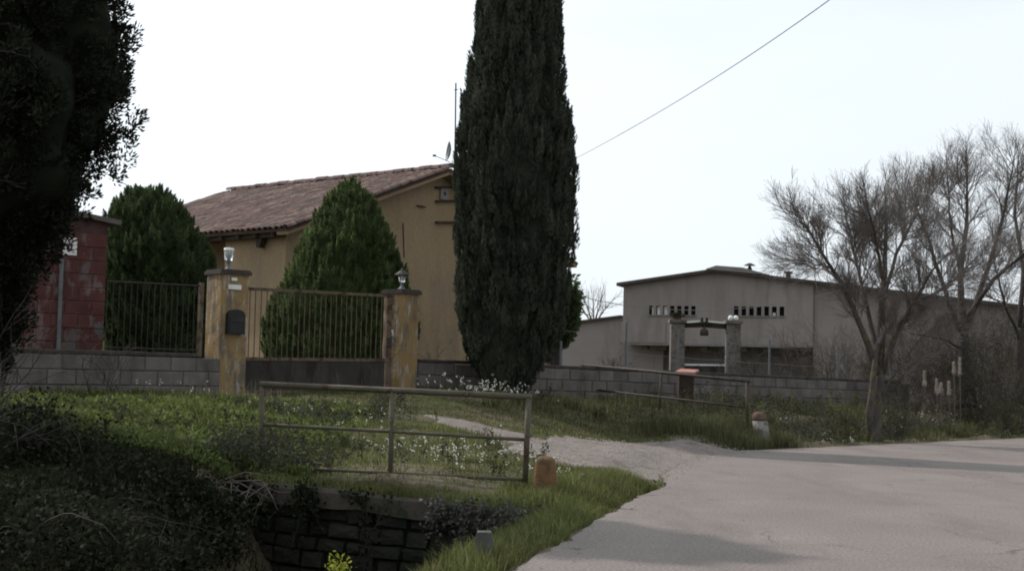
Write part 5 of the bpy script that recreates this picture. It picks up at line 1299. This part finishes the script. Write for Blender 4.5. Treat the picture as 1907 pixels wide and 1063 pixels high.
# ------------------------------------------------------------------ grass and flowers
def scatter(n, x0, x1, y0, y1, dens):
    x, y = RNG.uniform(x0, x1, n), RNG.uniform(y0, y1, n); k = dens(x, y) > RNG.random(n); return x[k], y[k]
WN = V(n45[0], n45[1]); W0 = V(PL[0], PL[1])
def before_wall(x, y): return (x - W0[0]) * WN[0] + (y - W0[1]) * WN[1]
def free(x, y, rd=.02):
    s = sdist(x, y, ROAD); d = sdist(x, y, DRIVE); k = sdist(x, y, TRACK)
    j = .14 * vnoise(np.stack([x * 3, y * 3, x * 0], 1))
    return (s + j * .35 > rd) & (d + j > .0) & (k + j > .02)
def patchy(x, y, f=.8): return .5 + .5 * vnoise(np.stack([x * f + 11, y * f + 4, x * 0 + 2], 1))
def slabmask(x, y):      # nothing grows on the stone face itself
    fr_ = (x - SA[0]) * SN[0] + (y - SA[1]) * SN[1]
    return ~((fr_ > .02) & (fr_ < .35) & (x > -2.8) & (x < .25))
def add_blades(name, label, x, y, H, w, lean, mat):
    P = np.stack([x, y, terrain(x, y) - .01], 1)
    return tag(link(name, blades(name, P, H, w, lean, mat)), label, 'grass', kind='stuff')
# meadow in front of the gate
x, y = scatter(190000, -9, 3, 14.2, 30, lambda x, y: free(x, y) * slabmask(x, y) * (before_wall(x, y) > .05) * (.25 + .75 * smooth(patchy(x, y), .25, .6)))
hh = (.07 + .16 * patchy(x, y, .6) ** 1.5) * RNG.uniform(.5, 1.35, len(x))
hh *= np.where(x > -2.2 + (26 - y) * .1, .75, 1.0) * (1 - .45 * smooth(y - .25 * x, 20, 24)) * (.45 + .55 * smooth(y, 16.0, 17.5))
add_blades('meadow_grass', 'green meadow grass on the slope before the gate', x, y, hh, .011, .45, 'grass')
# verge between ditch and road
x, y = scatter(120000, -2.2, 2.3, 6.5, 18.2, lambda x, y: free(x, y, .07) * (sdist(x, y, ROAD) < 1.25) * slabmask(x, y) * 1.0)
hh = (1 - .5 * smooth(sdist(x, y, ROAD), .6, 1.0)) * (.10 + .14 * patchy(x, y, 1.3)) * RNG.uniform(.5, 1.4, len(x)) * (.45 + .55 * smooth(sdist(x, y, ROAD), 0, .35))
add_blades('verge_grass', 'thick grass verge between the ditch and the road', x, y, hh, .008, .5, 'grass')
# rank growth right of the drive, up to the wall
x, y = scatter(170000, -.5, 19, 25, 48, lambda x, y: free(x, y, .05) * (before_wall(x, y) > .05) * (x / y < .46) * (.35 + .65 * patchy(x, y, .7)))
hh = (.06 + .22 * smooth(patchy(x, y, .7), .4, .8)) * RNG.uniform(.5, 1.3, len(x)) * (.35 + .65 * smooth(sdist(x, y, ROAD), .1, .9))
add_blades('rank_grass', 'rank grey-green grass and weeds along the far ditch', x, y, hh, .016, .5, 'rough')
# short growth on the culvert slab and a lush tuft round the far bollard
n = 9000; u = RNG.random(n); o = RNG.uniform(-.5, .24, n); keep = RNG.random(n) < .35 + .65 * patchy(u * 6, o * 3, 1.0); u, o = u[keep], o[keep]
px_ = SA[0] + (SB[0] - SA[0]) * u + SN[0] * o; py_ = SA[1] + (SB[1] - SA[1]) * u + SN[1] * o
P = np.stack([px_, py_, .135 + (.03 - .135) * u - .005], 1)
tag(link('slab_grass', blades('slab_grass', P, RNG.uniform(.03, .13, len(u)), .008, .8, 'grass')), 'short grass creeping over the culvert slab', 'grass', kind='stuff')
x, y = scatter(60000, 2.4, 7.4, 25.5, 30.2, lambda x, y: free(x, y, .0) * (np.exp(-((x - 5.15) / 1.0) ** 2 - ((y - 27.45) / .65) ** 2) + .5 * np.exp(-((x - 3.6) / 1.0) ** 2 - ((y - 27.2) / .5) ** 2)))
add_blades('corner_grass', 'lush dark green grass round the rusty topped bollard', x, y, RNG.uniform(.14, .42, len(x)), .011, .5, 'rough')
# tall leafy weeds in loose colonies
def tall_weeds(name, label, n, x0, x1, y0, y1, dens, h, mt, sz):
    x, y = scatter(n, x0, x1, y0, y1, dens); k = len(x); z = terrain(x, y); H = RNG.uniform(h[0], h[1], k); per = 26
    u = RNG.random((k, per)) ** .8; lean = RNG.normal(size=(k, 2)) * .18
    P = np.stack([x[:, None] + lean[:, :1] * u * H[:, None], y[:, None] + lean[:, 1:] * u * H[:, None], z[:, None] + u * H[:, None]], -1) + RNG.normal(size=(k, per, 3)) * (.045 * (1.15 - u))[..., None]
    P = P.reshape(-1, 3); tone = np.repeat(RNG.random(k), per) * .7 + RNG.random(k * per) * .3
    root = tag(link(name, leaves(name, P, RNG.normal(size=P.shape) + V(0, 0, .35), sz * RNG.uniform(.5, 1.3, len(P)), sz * .42, mt, fold=.06, rnd=tone)), label, 'weeds', kind='stuff')
    st = link('weed_stems', blades('weed_stems', np.stack([x, y, z], 1), H, .008, .1, mt), root); st['kind'] = 'stuff'
tall_weeds('tall_weeds', 'taller grey-green weeds in clumps on the meadow slope', 1500, -8, .5, 15.6, 25, lambda x, y: free(x, y, .3) * (before_wall(x, y) > .35) * smooth(patchy(x, y, 1.1), .5, .72) * np.where(x < -1.8, 1, .35), (.10, .34), 'ivy', .055)
tall_weeds('scrub_weeds', 'rough scrubby weeds before the long block wall', 2600, .5, 17, 27, 44, lambda x, y: free(x, y, .35) * (before_wall(x, y) > .3) * (x / y < .45) * smooth(patchy(x, y, .8), .42, .7), (.15, .5), 'rough', .075)
# dead stalks standing in the rough growth
x, y = scatter(9000, -8, 17, 20, 46, lambda x, y: free(x, y, .3) * (before_wall(x, y) > .1) * (before_wall(x, y) < 4.5) * (x / y < .46) * smooth(patchy(x, y, .6), .4, .7))
add_blades('dry_stalks', 'pale dead stalks standing before the block wall', x, y, RNG.uniform(.2, .55, len(x)), .008, .25, 'stalk')
# ditch bottom and left slope
x, y = scatter(60000, -7, -.6, 7, 16, lambda x, y: slabmask(x, y) * ((x - SA[0]) * SN[0] + (y - SA[1]) * SN[1] > (.3 - 1.2 * (x < -3.2))) * (sdist(x, y, ROAD) > .9) * (.3 + .7 * patchy(x, y, 1.0)))
add_blades('ditch_grass', 'shade-toned grass on the ditch slopes at lower left', x, y, RNG.uniform(.06, .2, len(x)), .009, .8, 'shaded_grass')
# broad-leaved weeds on the left of the slope
x, y = scatter(30000, -7.5, -2.2, 15.2, 23.2, lambda x, y: (before_wall(x, y) > .3) * smooth(patchy(x, y, .9), .35, .6))
hgt = RNG.random(len(x)) ** .7 * (.06 + .24 * patchy(x, y, .7)) * (1 - .6 * smooth(y + .3 * (x + 5), 19.5, 22))
P = np.repeat(np.stack([x, y, terrain(x, y) + hgt], 1), 3, 0) + RNG.normal(size=(len(x) * 3, 3)) * .03
tag(link('broad_leaf_weeds', leaves('broad_leaf_weeds', P, RNG.normal(size=P.shape) + V(0, 0, .5), RNG.uniform(.04, .09, len(P)), .032, 'weed', fold=.06)), 'bright broad-leaved weeds on the slope left of the railing', 'weeds', kind='stuff')
# low bushes hugging the far ditch bank
x, y = scatter(26000, 2.2, 17, 27, 42, lambda x, y: free(x, y, .3) * (before_wall(x, y) > .2) * (x / y < .45) * (x / y > .03) * smooth(patchy(x, y, .55), .45, .7))
hgt = RNG.random(len(x)) ** .6 * (.06 + .28 * smooth(patchy(x, y, .55), .45, .9))
P = np.repeat(np.stack([x, y, terrain(x, y) + hgt], 1), 3, 0) + RNG.normal(size=(len(x) * 3, 3)) * .05
tag(link('ditch_undergrowth', leaves('ditch_undergrowth', P, RNG.normal(size=P.shape) + V(0, 0, .6), RNG.uniform(.05, .11, len(P)), .03, 'ivy', fold=.06)), 'grey-green undergrowth filling the far ditch', 'undergrowth', kind='stuff')

def flowers(label, spots, n, spread, h, size):
    vs_ = []; cs = []
    for (px, py, w) in spots:
        g = ground(px, py); k = int(n * w); cs.append(g[None] + RNG.normal(size=(k, 3)) * V(*spread, 0))
    P = np.concatenate(cs); ok = free(P[:, 0], P[:, 1]); P = P[ok]; P[:, 2] = terrain(P[:, 0], P[:, 1]) + RNG.uniform(h[0], h[1], len(P))
    k = 4; PP = np.repeat(P, k, 0) + RNG.normal(size=(len(P) * k, 3)) * .012
    st = np.repeat(P, 1, 0); st[:, 2] = terrain(P[:, 0], P[:, 1]) 
    H = P[:, 2] - st[:, 2]
    root = tag(link('white_wildflowers', leaves('white_wildflowers', PP, RNG.normal(size=PP.shape) + V(0, -.2, .4), size, size * .8, 'flower')), label, 'flowers', kind='stuff')
    o = link('flower_stems', blades('flower_stems', st, H * 1.02, .006, .03, 'weed'), root); o['kind'] = 'stuff'
flowers('white wildflowers at the foot of the cypress', [(900, 738, 1.0), (800, 728, .4), (950, 745, .7), (870, 750, .6)], 36, (.4, .25), (.12, .36), .04)
flowers('white wildflowers on the slope behind the near railing', [(680, 790, .5), (760, 850, 1.0), (830, 865, .9), (900, 870, .6), (960, 850, .7), (640, 810, .4), (1000, 890, .6), (1060, 850, .5), (1020, 830, .4), (560, 780, .3), (330, 745, .25), (260, 735, .2), (400, 750, .2)], 34, (.36, .6), (.08, .28), .024)
flowers('white wildflowers along the far road edge under the tree', [(1750, 806, .7), (1790, 804, 1.0), (1840, 800, .9), (1690, 812, .5), (1550, 822, .4), (1500, 820, .2), (1440, 790, .2)], 40, (.35, .2), (.05, .18), .035)
